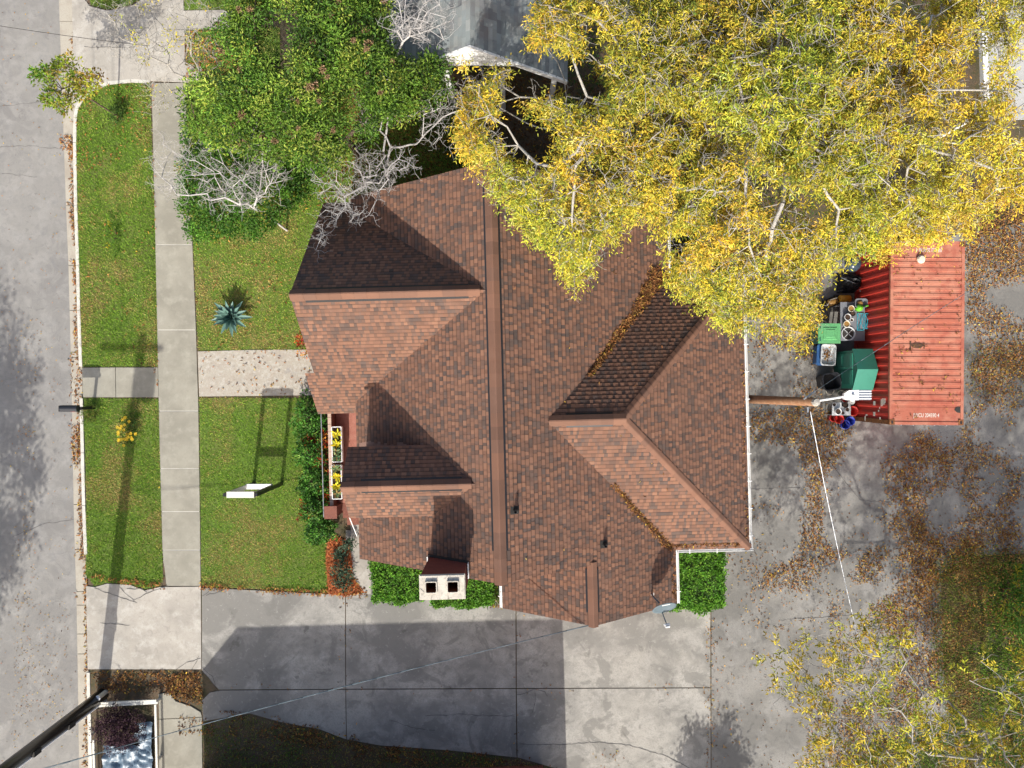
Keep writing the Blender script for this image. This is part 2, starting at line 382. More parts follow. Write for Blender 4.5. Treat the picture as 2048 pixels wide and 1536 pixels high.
def rosettes(P, nl, Ll, Wl, pal, wts, rad, tint=None, zmin=-.1, fold=.25):
    """a whorl of leaves at each point"""
    n = len(P); d = rdir(n * nl, zmin, .9); base = np.repeat(P, nl, 0) + d * rng.uniform(.05, 1, (n * nl, 1)) * rad
    nn = unit(np.array([[0, 0, 1.]]) + rng.normal(0, .4, d.shape)); dd = unit(d * np.array([[1, 1, .6]]) + rng.normal(0, .35, d.shape))
    col = np.repeat(pick(pal, n, wts, .16), nl, 0) * (1 + rng.normal(0, .16, (n * nl, 1))).clip(.4, 1.7)
    if tint is not None: col = col * np.repeat(tint, nl, 0)
    return leaf_arrays(base, dd, nn, Ll * rng.uniform(.6, 1.2, n * nl), Wl * rng.uniform(.7, 1.2, n * nl), col, fold, .12)
def leafcat(*ms):
    Vs = []; Fs = []; Cs = []; b = 0
    for V, F, C in ms: Vs.append(V); Fs.append(F + b); Cs.append(C); b += len(V)
    return np.concatenate(Vs), np.concatenate(Fs), np.concatenate(Cs)
def leafobj(name, LA, matl, parent, kind=None):
    V, F, C = LA
    if parent is not None: V = V - np.array(parent.location)
    return tag(link(name, np_mesh(name, V, F, C.clip(.004, .95)), matl, parent), kind=kind)
def woodobj(name, VF, matl, parent):
    V, F = VF
    return link(name, np_mesh(name, V - np.array(parent.location), F), matl, parent, True)

def bush(name, label, cat, c, rad, nl, Ll, Wl, pal, wts=None, group=None, stems=6, mt='gloss', shell=.55, boxy=False, stemmat='brownbark'):
    """a shrub: short stems out of the ground and leaves through its volume, thickest near the outside"""
    c = Vector(c); t = empty(name, (c.x, c.y, 0), label=label, cat=cat, group=group)
    n = nl // 6
    if boxy:
        q = rng.uniform(-1, 1, (n, 3)); ax = rng.integers(0, 3, n); sg = np.where(rng.random(n) < .5, -1., 1.)
        sg = np.where((ax == 2), 1., sg); q[np.arange(n), ax] = sg * rng.uniform(.82, 1.02, n); P = q
        e_ = (np.abs(q[:, :1]) ** 6 + np.abs(q[:, 1:2]) ** 6 + np.abs(q[:, 2:]) ** 10) ** (1 / 6.5); P = q / e_ * rng.uniform(.86, 1.0, (n, 1)); P = P * (1 + .07 * np.sin(P[:, :1] * 6 + 1) * np.sin(P[:, 1:2] * 5) + .03 * rng.normal(0, 1, (n, 1)))
    else:
        d = rdir(n, -.5, 1); lump = 1 + .22 * np.sin(d[:, :1] * 5 + d[:, 1:2] * 4 + 2 * d[:, 2:]) + .1 * rng.normal(0, 1, (n, 1))
        P = d * (rng.uniform(shell ** 2, 1, (n, 1)) ** .5) * lump
    P = P * np.array([rad]); P[:, 2] += c.z; P[:, 0] += c.x; P[:, 1] += c.y; P[:, 2] = np.maximum(P[:, 2], .05)
    tint = .78 + .45 * fbm(P[:, 0] * 4, P[:, 1] * 4, 3)[:, None] * np.ones((1, 3))
    leafobj('crown', rosettes(P, 6, Ll, Wl, pal, wts, Ll * .8, tint), M[mt], t)
    m = MB()
    for i in range(stems):
        a = random.uniform(0, 6.28); rr = random.uniform(.2, .8)
        m.tube((rr * .2 * math.cos(a), rr * .2 * math.sin(a), 0), (rr * rad[0] * .8 * math.cos(a), rr * rad[1] * .8 * math.sin(a), c.z + rad[2] * .55), .018, .006, 5)
    m.build('stems', M[stemmat], t)
    return t

# ------------------------------------------------------------------ the setting
def sheet(name, pts, z, mt, parent=None, kind='structure'):
    me = bpy.data.meshes.new(name)
    vs = [W(x, y, 0) for x, y in pts]; vs = [(v.x, v.y, z) for v in vs]
    if sum(vs[i][0] * vs[(i + 1) % len(vs)][1] - vs[(i + 1) % len(vs)][0] * vs[i][1] for i in range(len(vs))) < 0: vs = vs[::-1]
    me.from_pydata(vs, [], [tuple(range(len(vs)))]); me.update()
    o = link(name, me, M[mt], parent)
    if parent is None: o['kind'] = kind
    return o
def slab(name, pts, z0, z1, mt, parent):
    m = MB(); m.prism([(W(x, y).x, W(x, y).y) for x, y in pts], z0, z1); return m.build(name, M[mt], parent)
def lerp(tab, y):
    ys = [t[0] for t in tab]; xs = [t[1] for t in tab]
    return float(np.interp(y, ys, xs))
g = np.array([[-300, -300, -.16], [300, -300, -.16], [300, 300, -.16], [-300, 300, -.16]])
tag(link('terrain', np_mesh('terrain', g, [[0, 1, 2, 3]]), M['soil']), kind='structure')
EDGE = [(-2500, 40), (-60, 112), (100, 118), (400, 128), (512, 133), (780, 140), (1024, 144), (1220, 150), (1400, 153), (1600, 156), (4000, 220)]
GUT = [(-2500, 65), (-60, 137), (100, 143), (235, 147), (400, 150), (512, 155), (700, 160), (900, 164), (1110, 169), (1220, 171), (1400, 175), (1600, 177), (4000, 240)]
sheet('road', [(-1500, -2500)] + [(x, y) for y, x in EDGE] + [(-1500, 4000)], -.12, 'asphalt')
sheet('yard', [(x + 6, y) for y, x in GUT] + [(4500, 4000), (4500, -2500)], -.008, 'soil')
gp = empty('gutter', kind='structure')
ys = [-400, -150, 40, 160, 285, 410, 530, 620, 715, 790, 905, 1010, 1100, 1185, 1212, 1270, 1310, 1420, 1560, 1750]
for a, b in zip(ys[:-1], ys[1:]):
    slab('gutter_pan', [(lerp(EDGE, a), a + .6), (lerp(GUT, a) + (6 if (a > 1100 or a < 200) else 0), a + .6), (lerp(GUT, b) + (6 if (a > 1100 or a < 200) else 0), b - .6), (lerp(EDGE, b), b - .6)], -.17, -.105, 'gutterpan', gp)
kb = empty('kerb', kind='structure')
# kerb stones along the verges, and round the corner of the neighbour's drive
KER = [[(151, 236), (150, 285)], [(150, 286), (152, 410)], [(152, 411), (156, 530)], [(156, 531), (158, 620)], [(158, 621), (162, 733)], [(163, 797), (165.5, 905)], [(165.5, 906), (168, 1010)], [(168, 1011), (172, 1108)], [(177, 1345), (179, 1450)], [(179, 1451), (182, 1620)], [(151, 234), (154, 218)], [(154, 217), (166, 197)], [(166.5, 196), (182, 181)], [(183, 180.5), (215, 167)], [(216, 166.5), (262, 162)], [(263, 162), (300, 164)]]
for (x0, y0), (x1, y1) in KER:
    d = Vector((x1 - x0, y1 - y0)).normalized(); nrm = Vector((-d.y, d.x)) * 3.2
    slab('kerb_stone', [(x0 + nrm.x, y0 + nrm.y), (x1 + nrm.x, y1 + nrm.y), (x1 - nrm.x, y1 - nrm.y), (x0 - nrm.x, y0 - nrm.y)], -.14, .03, 'kerb', kb)

VERGE1 = [(153, 238), (157, 214), (172, 193), (215, 170), (300, 166), (304, 300), (310, 430), (313, 560), (316, 733), (164, 733), (158, 560), (154, 400)]
VERGE2 = [(168, 797), (317, 797), (322, 1000), (326, 1160), (318, 1172), (290, 1178), (262, 1168), (215, 1165), (190, 1172), (172, 1150), (173, 1000)]
YARD1 = [(373, 167), (640, 165), (900, 150), (990, 330), (760, 430), (640, 470), (600, 600), (625, 701), (397, 701), (387, 500)]
YARD2 = [(399, 796), (650, 796), (665, 830), (670, 1080), (655, 1186), (500, 1177), (403, 1172)]
TOP1 = [(371, 62), (560, 55), (560, 165), (406, 165), (405, 135), (373, 131)]
TOP2 = [(367, -80), (560, -80), (560, 18), (369, 20)]
TOP3 = [(160, -80), (296, -80), (288, -8), (258, 11), (215, 19), (182, 10)]
LOT = [(406, 1446), (500, 1430), (560, 1447), (640, 1462), (694, 1482), (760, 1494), (900, 1504), (1036, 1518), (1112, 1540), (1122, 1800), (404, 1800)]
BACK = [(1872, 1130), (1930, 1095), (2010, 1110), (2300, 1080), (2300, 1700), (1640, 1700), (1700, 1500), (1900, 1440), (1868, 1320)]
BACK2 = [(1928, 700), (2300, 640), (2300, 800), (1930, 800)]
lw = empty('lawn', kind='structure')
for nm, pl in (('verge_turf', VERGE1), ('verge_turf', VERGE2), ('front_turf', YARD1), ('front_turf', YARD2), ('neighbour_turf', TOP1), ('neighbour_turf', TOP2), ('neighbour_turf', TOP3)):
    sheet(nm, pl, .004, 'lawn', lw)
sheet('lot_ground', LOT, .004, 'soil', lw)
sw = empty('sidewalk', kind='structure')
XL = [(-400, 292), (165, 304), (500, 312), (795, 318), (1000, 323), (1140, 327), (1172, 334), (1800, 318)]; XR = [(-400, 360), (165, 371), (500, 386), (700, 394), (795, 397), (1000, 400), (1172, 402), (1800, 408)]
yj = [166, 345, 490, 660, 822, 937, 1023, 1100, 1172]
sheet('joint_fill', [(lerp(XL, y) + 1, y) for y in range(170, 1171, 50)] + [(lerp(XR, y) - 1, y) for y in range(1170, 169, -50)], .026, 'kerb', sw)
for a, b in zip(yj[:-1], yj[1:]):
    slab('slab', [(lerp(XL, a), a + .7), (lerp(XR, a), a + .7), (lerp(XR, b), b - .7), (lerp(XL, b), b - .7)], -.05, .03 + .006 * random.random(), 'walk', sw)
slab('slab', [(318, 1388), (338, 1384), (352, 1402), (382, 1412), (402, 1424), (404, 1433), (319, 1437)], -.05, .034, 'walk', sw)
slab('slab', [(319, 1438.5), (404, 1434.5), (407, 1700), (318, 1700)], -.05, .03, 'walk', sw)
st = empty('kerb_walk', kind='structure')
slab('slab', [(165, 735.5), (231, 735), (232, 794.5), (167, 794.5)], -.05, .031, 'walk', st); slab('slab', [(232, 735), (316, 735), (317.5, 794.5), (233, 794.5)], -.05, .028, 'walk', st)
pv = empty('front_walk', kind='structure')
slab('weathered_paving', [(396, 703), (500, 700), (640, 699), (655, 790), (399, 793)], -.05, .026, 'oldpave', pv)
dv = empty('driveway', kind='structure')
for pts, mt in (([(173, 1172), (190, 1174), (215, 1167), (262, 1170), (290, 1181), (320, 1174), (402, 1173), (403, 1338), (176, 1338)], 'concrete'),
           ([(404.5, 1175), (500, 1180), (655, 1188), (690.5, 1188), (691, 1377), (438, 1378.5), (404.5, 1340)], 'drive'),
           ([(441, 1380.5), (691, 1379), (692.5, 1478), (640, 1458), (560, 1443), (500, 1426), (407, 1442), (405, 1400), (420, 1385)], 'drive'),
           ([(692, 1060), (1030.5, 1060), (1031.5, 1375.5), (692.5, 1377)], 'drive'), ([(692.5, 1379), (1031.5, 1377.5), (1033, 1514), (900, 1500), (760, 1490), (694, 1478)], 'drive'),
           ([(1032.5, 1060), (1420, 1060), (1420.5, 1374), (1033.5, 1375.5)], 'drive'), ([(1033.5, 1377.5), (1420.5, 1376), (1422, 1800), (1122, 1800), (1112, 1536), (1035, 1514)], 'drive')):
    slab('slab', pts, -.05, .024 + .006 * random.random(), mt, dv)
slab('side_path', [(700, 1040), (742, 1040), (742, 1187.5), (730, 1187.5), (712, 1150)], -.04, .035, 'concrete', dv)
slab('neighbour_slab', [(143, -80), (155, -20), (180, 13), (215, 22), (262, 14), (291, -5), (300, -80), (366, -80), (368, 22), (470, 20), (470, 56), (369.5, 60), (371, 131), (404, 134), (404, 160), (372, 165), (262, 160), (215, 165), (172, 190), (154, 216), (150, 233), (148, 150)], -.1, .028, 'concrete', dv)
sheet('back_soil', [(1880, 1150), (1940, 1110), (2300, 1100), (2300, 1700), (1680, 1700), (1730, 1530), (1900, 1450), (1885, 1320)], .020, 'soil', lw)
bp = sheet('back_yard_pavement', [(1422, 560), (2400, 380), (2400, 1800), (1423, 1800)], .016, 'yardpave')
sheet('pine_straw_bed', [(655, 1083), (668, 1070), (700, 1085), (704, 1120), (706, 1155), (730, 1185), (690, 1191), (658, 1188), (652, 1120)], .045, 'straw')
sheet('planting_bed', [(612, 790), (645, 786), (668, 830), (690, 1060), (668, 1072), (650, 1075), (618, 1040)], .02, 'soil')
sheet('raised_bed_soil', [(184, 1410), (308, 1408), (314, 1640), (184, 1640)], .02, 'soil')

# cracks in the paving: thin dark ribbons
def cracks(par, lines, z, w=.016):
    for ln in lines:
        pts = []
        for (x0, y0), (x1, y1) in zip(ln[:-1], ln[1:]):
            k = max(2, int(math.hypot(x1 - x0, y1 - y0) / 7))
            for i in range(k): pts.append((x0 + (x1 - x0) * i / k + random.uniform(-1.3, 1.3), y0 + (y1 - y0) * i / k + random.uniform(-1.3, 1.3)))
        pts.append(ln[-1]); P = [W(*q) for q in pts]; vs = []; fs = []
        for i, p in enumerate(P):
            d = (P[min(i + 1, len(P) - 1)] - P[max(i - 1, 0)]).normalized(); s = Vector((-d.y, d.x, 0)) * w * random.uniform(.25, .75)
            vs += [(p.x + s.x, p.y + s.y, z), (p.x - s.x, p.y - s.y, z)]
            if i: fs.append((2 * i - 2, 2 * i - 1, 2 * i + 1, 2 * i))
        m = MB(); m.add(vs, fs); m.build('crack', M['crackgrey'], par)
cracks(dv, [[(190, 1175), (235, 1192), (275, 1205)], [(240, 1172), (258, 1192), (268, 1200), (300, 1183), (338, 1172)], [(330, 1160), (336, 1172)], [(255, 1178), (285, 1176), (295, 1184)], [(353, 1340), (375, 1325), (402, 1316)], [(385, 1340), (394, 1322), (398, 1312)], [(404, 1342), (418, 1355), (430, 1372), (438, 1382)], [(406, 1335), (425, 1352), (434, 1380)], [(405, 1192), (420, 1180), (440, 1178)], [(412, 1190), (430, 1186), (445, 1182)], [(1033, 1390), (1070, 1378), (1072, 1400), (1064, 1425)], [(1070, 1378), (1090, 1382), (1095, 1392)], [(850, 1430), (920, 1428), (1030, 1432)], [(780, 1440), (830, 1456), (870, 1460)], [(1200, 1483), (1260, 1490), (1330, 1510), (1380, 1536)], [(1040, 1488), (1130, 1488), (1200, 1483)], [(200, 1245), (260, 1250)], [(300, 22), (330, 60), (420, 58)], [(170, 95), (270, 96), (285, 60)]], .034)
cracks(bp, [[(1450, 980), (1600, 975)], [(1560, 1240), (1700, 1230), (1860, 1235)], [(1640, 900), (1720, 1000), (1860, 1010)]], .021)
rdo = bpy.data.objects['road']
cracks(rdo, [[(-20, 292), (60, 290), (128, 296)], [(-20, 212), (40, 205), (90, 200)], [(0, 345), (70, 352)], [(20, 1075), (80, 1050), (144, 1040)]], -.116, .012)
# grass blades
GP = [(.13, .24, .022), (.20, .31, .035), (.08, .16, .016), (.30, .32, .065), (.36, .27, .11), (.27, .16, .07)]
def grass(name, polys, dens, h, w, label, brown=.0, seed=1, z=.004, green=1.0, tint=1.0, edge=2.2):
    V = []; C = []
    for pl in polys:
        xs = [p[0] for p in pl]; ys = [p[1] for p in pl]
        n = int((max(xs) - min(xs)) * (max(ys) - min(ys)) / 54.85 ** 2 * dens)
        x = rng.uniform(min(xs), max(xs), n); y = rng.uniform(min(ys), max(ys), n); m = inpoly(x, y, pl); x = x[m] + rng.normal(0, edge, m.sum()); y = y[m] + rng.normal(0, edge, m.sum())
        P = Wn(x, y, np.zeros(len(x))); P[:, 2] = z; n = len(x)
        f = fbm(P[:, 0] * .55, P[:, 1] * .55, seed, 4); f2 = fbm(P[:, 0] * 2.5, P[:, 1] * 2.5, seed + 5, 3)
        keep = rng.random(n) < (.45 + .9 * f2); P = P[keep]; f = f[keep]; f2 = f2[keep]; n = len(P)
        br = (f - .5) * 3.2 + (f2 - .5) * 1.6 + brown + rng.normal(0, .32, n)
        k = np.where(br > .55, rng.choice([3, 4, 5], n, p=[.3, .45, .25]), np.where(br > .1, rng.choice([0, 1, 3, 4], n, p=[.25, .3, .3, .15]), rng.choice([0, 1, 2], n, p=[.45, .3, .25])))
        c = np.array(GP)[k] * (1 + rng.normal(0, .22, (n, 1))).clip(.4, 1.7) * tint; c[:, 1] *= green
        a = rng.uniform(0, 2 * math.pi, n); lean = rng.uniform(.2, 1.1, n); hh = h * rng.uniform(.5, 1.3, n); ww = w * rng.uniform(.6, 1.3, n)
        d = np.stack([np.cos(a), np.sin(a), 0 * a], 1); s = np.stack([-np.sin(a), np.cos(a), 0 * a], 1)
        tip = P + d * (hh * lean)[:, None]; tip[:, 2] += hh
        V.append(np.stack([P - s * ww[:, None] / 2, P + s * ww[:, None] / 2, tip], 1)); C.append(c)
    V = np.concatenate(V); C = np.concatenate(C); n = len(V)
    return tag(link(name, np_mesh(name, V.reshape(-1, 3), np.arange(n * 3).reshape(-1, 3), C), M['leaf']), label, 'grass', kind='stuff')
grass('verge_grass', [VERGE1, VERGE2], 2000, .055, .02, 'short green grass of the two verges between kerb and sidewalk', .12, 2, tint=1.28)
grass('front_grass', [YARD1, YARD2], 1700, .05, .02, 'yellowish green front lawn grass between sidewalk and house', .30, 4, tint=1.4)
grass('neighbour_grass', [TOP1, TOP2, TOP3], 1400, .05, .02, 'dry grass beside the concrete drive at the top left', .3, 6, tint=1.2)
grass('lot_grass', [LOT], 800, .05, .022, 'dark sparse grass in the shade along the driveway bottom edge', .62, 8, tint=.95)
grass('back_grass', [BACK], 1900, .07, .024, 'rough grass patch among fallen leaves behind the container', .0, 9, z=.022, tint=.95, edge=11)

# fallen leaves
LP = [(.21, .095, .035), (.32, .16, .055), (.12, .055, .025), (.42, .25, .08), (.58, .40, .06), (.38, .15, .05)]
def litter_pts(poly, dens, nscale=0, thr=0.0, seed=0, soft=.08, ridge=False):
    xs = [p[0] for p in poly]; ys = [p[1] for p in poly]
    n = int((max(xs) - min(xs)) * (max(ys) - min(ys)) / 54.85 ** 2 * dens)
    x = rng.uniform(min(xs), max(xs), n); y = rng.uniform(min(ys), max(ys), n); m = inpoly(x, y, poly)
    if nscale:
        f = fbm(x / 54.85 * nscale, y / 54.85 * nscale, seed, 5)
        if ridge: f = f * .45 + .55 * (1 - 2.6 * np.abs(fbm(x / 54.85 * nscale * .8 + 40, y / 54.85 * nscale * .8, seed + 3, 4) - .5))
        m &= rng.random(n) < ((f - thr) / soft).clip(0, 1)
    return np.stack([x[m], y[m]], 1)
def litter(name, pts, label, wts, z=.03, L=.105, Wd=.034, jit=.8, tint=1.0):
    P = Wn(pts[:, 0] + rng.normal(0, jit, len(pts)), pts[:, 1] + rng.normal(0, jit, len(pts)), np.zeros(len(pts))); P[:, 2] = z + rng.uniform(0, .035, len(P))
    n = len(P); a = rng.uniform(0, 2 * math.pi, n); d = np.stack([np.cos(a), np.sin(a), rng.normal(0, .25, n)], 1)
    nn = unit(np.array([[0, 0, 1.]]) + rng.normal(0, .3, (n, 3)))
    LA = leaf_arrays(P, d, nn, L * rng.uniform(.55, 1.25, n), Wd * rng.uniform(.7, 1.3, n), pick(LP, n, wts, .22) * tint, .25, .2)
    return tag(leafobj(name, LA, M['litter'], None), label, 'leaves', kind='stuff')
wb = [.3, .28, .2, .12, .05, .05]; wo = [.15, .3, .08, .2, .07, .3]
gl = [litter_pts([(lerp(GUT, a) - 12 - 4 * math.sin(a * .05), a), (lerp(GUT, a) + 1, a), (lerp(GUT, a + 20) + 1, a + 20), (lerp(GUT, a + 20) - 12, a + 20)], 420, 1.3, .33, 3, .2) for a in range(240, 1110, 20)]
gl += [litter_pts([(lerp(EDGE, a) - 3, a), (lerp(EDGE, a) + 5, a), (lerp(EDGE, a + 30) + 5, a + 30), (lerp(EDGE, a + 30) - 3, a + 30)], 150, 1.2, .45, 8, .2) for a in range(570, 1200, 30)]
gl += [litter_pts([(168, 1110), (178, 1150), (180, 1340), (176, 1536), (166, 1536), (168, 1300), (164, 1180)], 320), litter_pts([(115, 268), (140, 270), (147, 300), (118, 300)], 200, 2, .4, 4), litter_pts([(140, 850), (163, 850), (165, 925), (140, 930)], 330, 2, .35, 4), litter_pts([(140, 0), (160, 60), (175, 160), (150, 200), (138, 120)], 200, 2, .45, 6)]
litter('gutter_litter', np.concatenate(gl), 'orange brown fallen leaves lining the kerb and gutter', wo, -.1)
RD = [(-40, -40), (110, -40), (128, 400), (140, 780), (144, 1024), (152, 1400), (155, 1600), (-40, 1600)]
litter('road_litter', np.concatenate([litter_pts(RD, 4), litter_pts([(30, 850), (70, 850), (60, 1536), (20, 1536)], 40, 1.1, .5, 5), litter_pts([(40, 1000), (62, 1000), (66, 1170), (44, 1170)], 90, 1.4, .45, 6), litter_pts([(20, 1200), (140, 1200), (120, 1450), (20, 1450)], 22), litter_pts([(10, 600), (110, 660), (110, 800), (20, 800)], 14)]), 'small tan leaves strewn over the grey road', [.1, .25, .05, .35, .2, .05], -.112, .06, .026)
ed = [litter_pts([(x0, y0), (x1, y1), (x1, y1 + 12), (x0, y0 + 12)], 330, 1.5, .3, 2, .2) for x0, y0, x1, y1 in ((400, 1166, 655, 1180), (640, 1178, 735, 1183), (170, 1145, 330, 1166))]
ed += [litter_pts([(706, 1150), (732, 1180), (700, 1190), (692, 1170)], 400), litter_pts([(303, 170), (308, 170), (320, 1000), (328, 1160), (322, 1160), (312, 730), (310, 430)], 120, 1, .4, 3, .2), litter_pts(VERGE1, 7, .6, .45, 3), litter_pts([(160, 170), (300, 168), (300, 330), (152, 330)], 34, .8, .42, 3), litter_pts(YARD1, 14, .7, .4, 5), litter_pts([(396, 703), (640, 700), (650, 790), (399, 793)], 14), litter_pts([(372, 60), (480, 60), (480, 160), (372, 160)], 200, 1, .4, 3)]
ed += [litter_pts([(980, 1170), (1004, 1170), (1004, 1215), (975, 1215)], 350)]
litter('lawn_edge_litter', np.concatenate(ed), 'dry brown leaves along the edges of the front lawn', wo, .04)
bk = [litter_pts([(185, 1342), (404, 1342), (410, 1420), (395, 1418), (350, 1398), (320, 1385), (200, 1385)], 330, 1.2, .3, 3, .2), litter_pts([(310, 1350), (400, 1345), (408, 1410), (350, 1395)], 300)]
for i, (x, y) in enumerate([(420, 1436), (500, 1422), (580, 1448), (660, 1466), (740, 1488), (840, 1494), (940, 1504), (1040, 1512)]):
    bk.append(litter_pts([(x - 60, y - 3), (x + 60, y + 3), (x + 60, y + 36), (x - 60, y + 30)], 190, 1.6, .38, 5, .2))
bk.append(litter_pts(LOT, 25, 1, .4, 9))
litter('lot_litter', np.concatenate(bk), 'brown leaves heaped along the bottom edge of the driveway', wb, .035, tint=.85)
BY = [([(1495, 830), (1600, 815), (1660, 830), (1700, 862), (1690, 905), (1652, 950), (1640, 1050), (1652, 1130), (1605, 1182), (1520, 1170), (1530, 1140), (1590, 1120), (1612, 1040), (1615, 960), (1600, 905), (1560, 880), (1500, 880)], 430, 1.0, .42),
      ([(1640, 1085), (1700, 1110), (1780, 1090), (1765, 1160), (1715, 1165), (1660, 1130)], 430, 1.1, .46), ([(1740, 900), (1860, 860), (1905, 930), (1885, 1080), (1855, 1240), (1770, 1262), (1790, 1170), (1800, 1080), (1755, 1040), (1780, 960)], 430, .8, .50),
      ([(1840, 860), (1935, 850), (1935, 480), (2100, 380), (2100, 1120), (1930, 1100), (1870, 1130), (1840, 1260), (1820, 1000)], 400, .8, .62), ([(1740, 1220), (1870, 1130), (1880, 1440), (1780, 1440), (1790, 1300)], 430, .9, .48),
      ([(1500, 540), (1640, 540), (1640, 700), (1500, 700)], 200, 1, .4), ([(1590, 690), (1640, 700), (1640, 860), (1590, 800)], 260, 1.2, .42), ([(1495, 700), (1560, 700), (1560, 1260), (1495, 1260)], 60, 1.3, .5),
      ([(1450, 1100), (1640, 1180), (1620, 1300), (1455, 1230)], 70, 1.1, .5), ([(1660, 1180), (1800, 1240), (1880, 1450), (1700, 1536), (1650, 1400)], 170, 1, .55), ([(1430, 1000), (2040, 860), (2040, 1536), (1430, 1536)], 7, 0, 0), (BACK, 200, .8, .55), (BACK2, 220, .8, .55), ([(1925, 380), (2150, 320), (2150, 540), (1932, 580)], 480, .8, .45), ([(1850, 1080), (2060, 1060), (2060, 1150), (1860, 1160)], 400, .8, .5),
      ([(1620, 1400), (1800, 1400), (1800, 1600), (1600, 1600)], 240, .9, .52), ([(1415, 1235), (1424, 1235), (1426, 1530), (1418, 1530)], 180, 2, .45), ([(1100, 1500), (1240, 1500), (1240, 1530), (1110, 1536)], 60, 1.5, .5)]
grass('side_grass', [BACK2], 420, .06, .022, 'thin grass strip right of the container among leaves', .3, 15, z=.022, tint=1.1, edge=12)
BY += [([(688, 1190), (696, 1190), (698, 1470), (690, 1470)], 45, 3, .4), ([(1028, 1230), (1036, 1230), (1038, 1505), (1030, 1505)], 35, 3, .4), ([(440, 1374), (1420, 1370), (1420, 1382), (440, 1384)], 22, 3, .45)]
litter('back_yard_litter', np.concatenate([litter_pts(p, d, s, t, i + 20, .12, s > 0 and d > 150) for i, (p, d, s, t) in enumerate(BY)]), 'brown pecan leaves drifted over the back yard pavement', [.22, .32, .1, .22, .09, .05], .03, .09, .03, jit=6.5, tint=1.05)
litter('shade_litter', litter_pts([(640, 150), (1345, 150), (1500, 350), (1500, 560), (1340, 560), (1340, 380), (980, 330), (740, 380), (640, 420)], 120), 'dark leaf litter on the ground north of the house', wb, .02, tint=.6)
# ------------------------------------------------------------------ the house
HROT = R(1.5)
house = empty('house', (0, 0, 0), HROT, label='large house with a brown and orange shingle roof of many gables', cat='house')
def HW(x, y, z): return Vector((x * math.cos(HROT) - y * math.sin(HROT), x * math.sin(HROT) + y * math.cos(HROT), z))
RX, RZ = -.45, 6.5
FACES = {   # name: (convex pieces in plan, height function, downhill direction in plan, slope)
 'main_left': ([[(-5.07, -5.52), (RX, -5.52), (RX, 6.17), (-5.07, 6.17)]], lambda x, y: RZ - .75 * (RX - x), (-1, 0), .75),
 'main_right': ([[(RX, -5.52), (5.24, -5.52), (5.24, 6.17), (RX, 6.17)], [(2.27, -7.37), (5.24, -7.37), (5.24, -5.52), (2.27, -5.52)]], lambda x, y: RZ - .685 * (x - RX), (1, 0), .685),
 'entry_north': ([[(-6.12, 2.64), (-.55, 2.64), (-.55, 6.12), (-6.05, 6.12)]], lambda x, y: 6.35 - 1.077 * (y - 2.64), (0, 1), 1.077),
 'entry_south': ([[(-6.12, .5), (-.55, .5), (-.55, 2.64), (-6.12, 2.64)], [(-6.40, -.82), (-.55, -.82), (-.55, .5), (-6.40, .5)]], lambda x, y: 6.35 - 1.077 * (2.64 - y), (0, -1), 1.077),
 'dormer_north': ([[(-4.92, -2.8), (-1.0, -2.8), (-1.0, -1.75), (-4.92, -1.75)]], lambda x, y: 6.0 - .95 * (y + 2.8), (0, 1), .95),
 'dormer_south': ([[(-4.92, -3.85), (-1.0, -3.85), (-1.0, -2.8), (-4.92, -2.8)]], lambda x, y: 6.0 - .95 * (-2.8 - y), (0, -1), .95),
 'rear_north': ([[(.85, -1.1), (3.2, -1.1), (7.67, 3.43), (5.0, 3.43)]], lambda x, y: 5.5 - .6402 * (y + 1.1), (0, 1), .6402),
 'rear_south': ([[(5.0, -5.6), (7.67, -5.6), (3.2, -1.1), (.85, -1.1)]], lambda x, y: 5.5 - .6444 * (-1.1 - y), (0, -1), .6444),
 'rear_east': ([[(3.2, -1.1), (7.67, -5.6), (7.67, 3.43)]], lambda x, y: 5.5 - .6488 * (x - 3.2), (1, 0), .6488),
 'bay_left': ([[(-.5, -7.37), (2.27, -7.37), (2.27, -5.0), (-.5, -5.0)]], lambda x, y: 4.637 - .736 * (2.27 - x), (-1, 0), .736),
}
def pin(x, y, poly):
    n = len(poly); s = 0
    for i in range(n):
        a, b = poly[i], poly[(i + 1) % n]; c = (b[0] - a[0]) * (y - a[1]) - (b[1] - a[1]) * (x - a[0])
        if abs(c) < 1e-9: continue
        if s == 0: s = 1 if c > 0 else -1
        elif (c > 0) != (s > 0): return False
    return True
def roof_z(x, y, skip=None):
    z = -1
    for k, (ps, f, d, s) in FACES.items():
        if k != skip and any(pin(x, y, p) for p in ps): z = max(z, f(x, y))
    return z
def clip(poly, cx):
    """Sutherland-Hodgman against a convex counter-clockwise polygon"""
    a = sum(cx[i][0] * cx[(i + 1) % len(cx)][1] - cx[(i + 1) % len(cx)][0] * cx[i][1] for i in range(len(cx)))
    if a < 0: cx = cx[::-1]
    out = poly
    for i in range(len(cx)):
        (x1, y1), (x2, y2) = cx[i], cx[(i + 1) % len(cx)]; inp = out; out = []
        if not inp: return []
        dd = [(x2 - x1) * (p[1] - y1) - (y2 - y1) * (p[0] - x1) for p in inp]
        for j in range(len(inp)):
            p, q, dp, dq = inp[j], inp[(j + 1) % len(inp)], dd[j], dd[(j + 1) % len(inp)]
            if dp >= 0: out.append(p)
            if (dp >= 0) != (dq >= 0):
                t = dp / (dp - dq); out.append((p[0] + (q[0] - p[0]) * t, p[1] + (q[1] - p[1]) * t))
    return out
SHP = [(.195, .10, .065), (.178, .093, .062), (.212, .11, .07), (.152, .083, .058), (.098, .068, .056), (.085, .063, .055), (.128, .077, .058)]
slopes = {}; cand = []; rest = {}
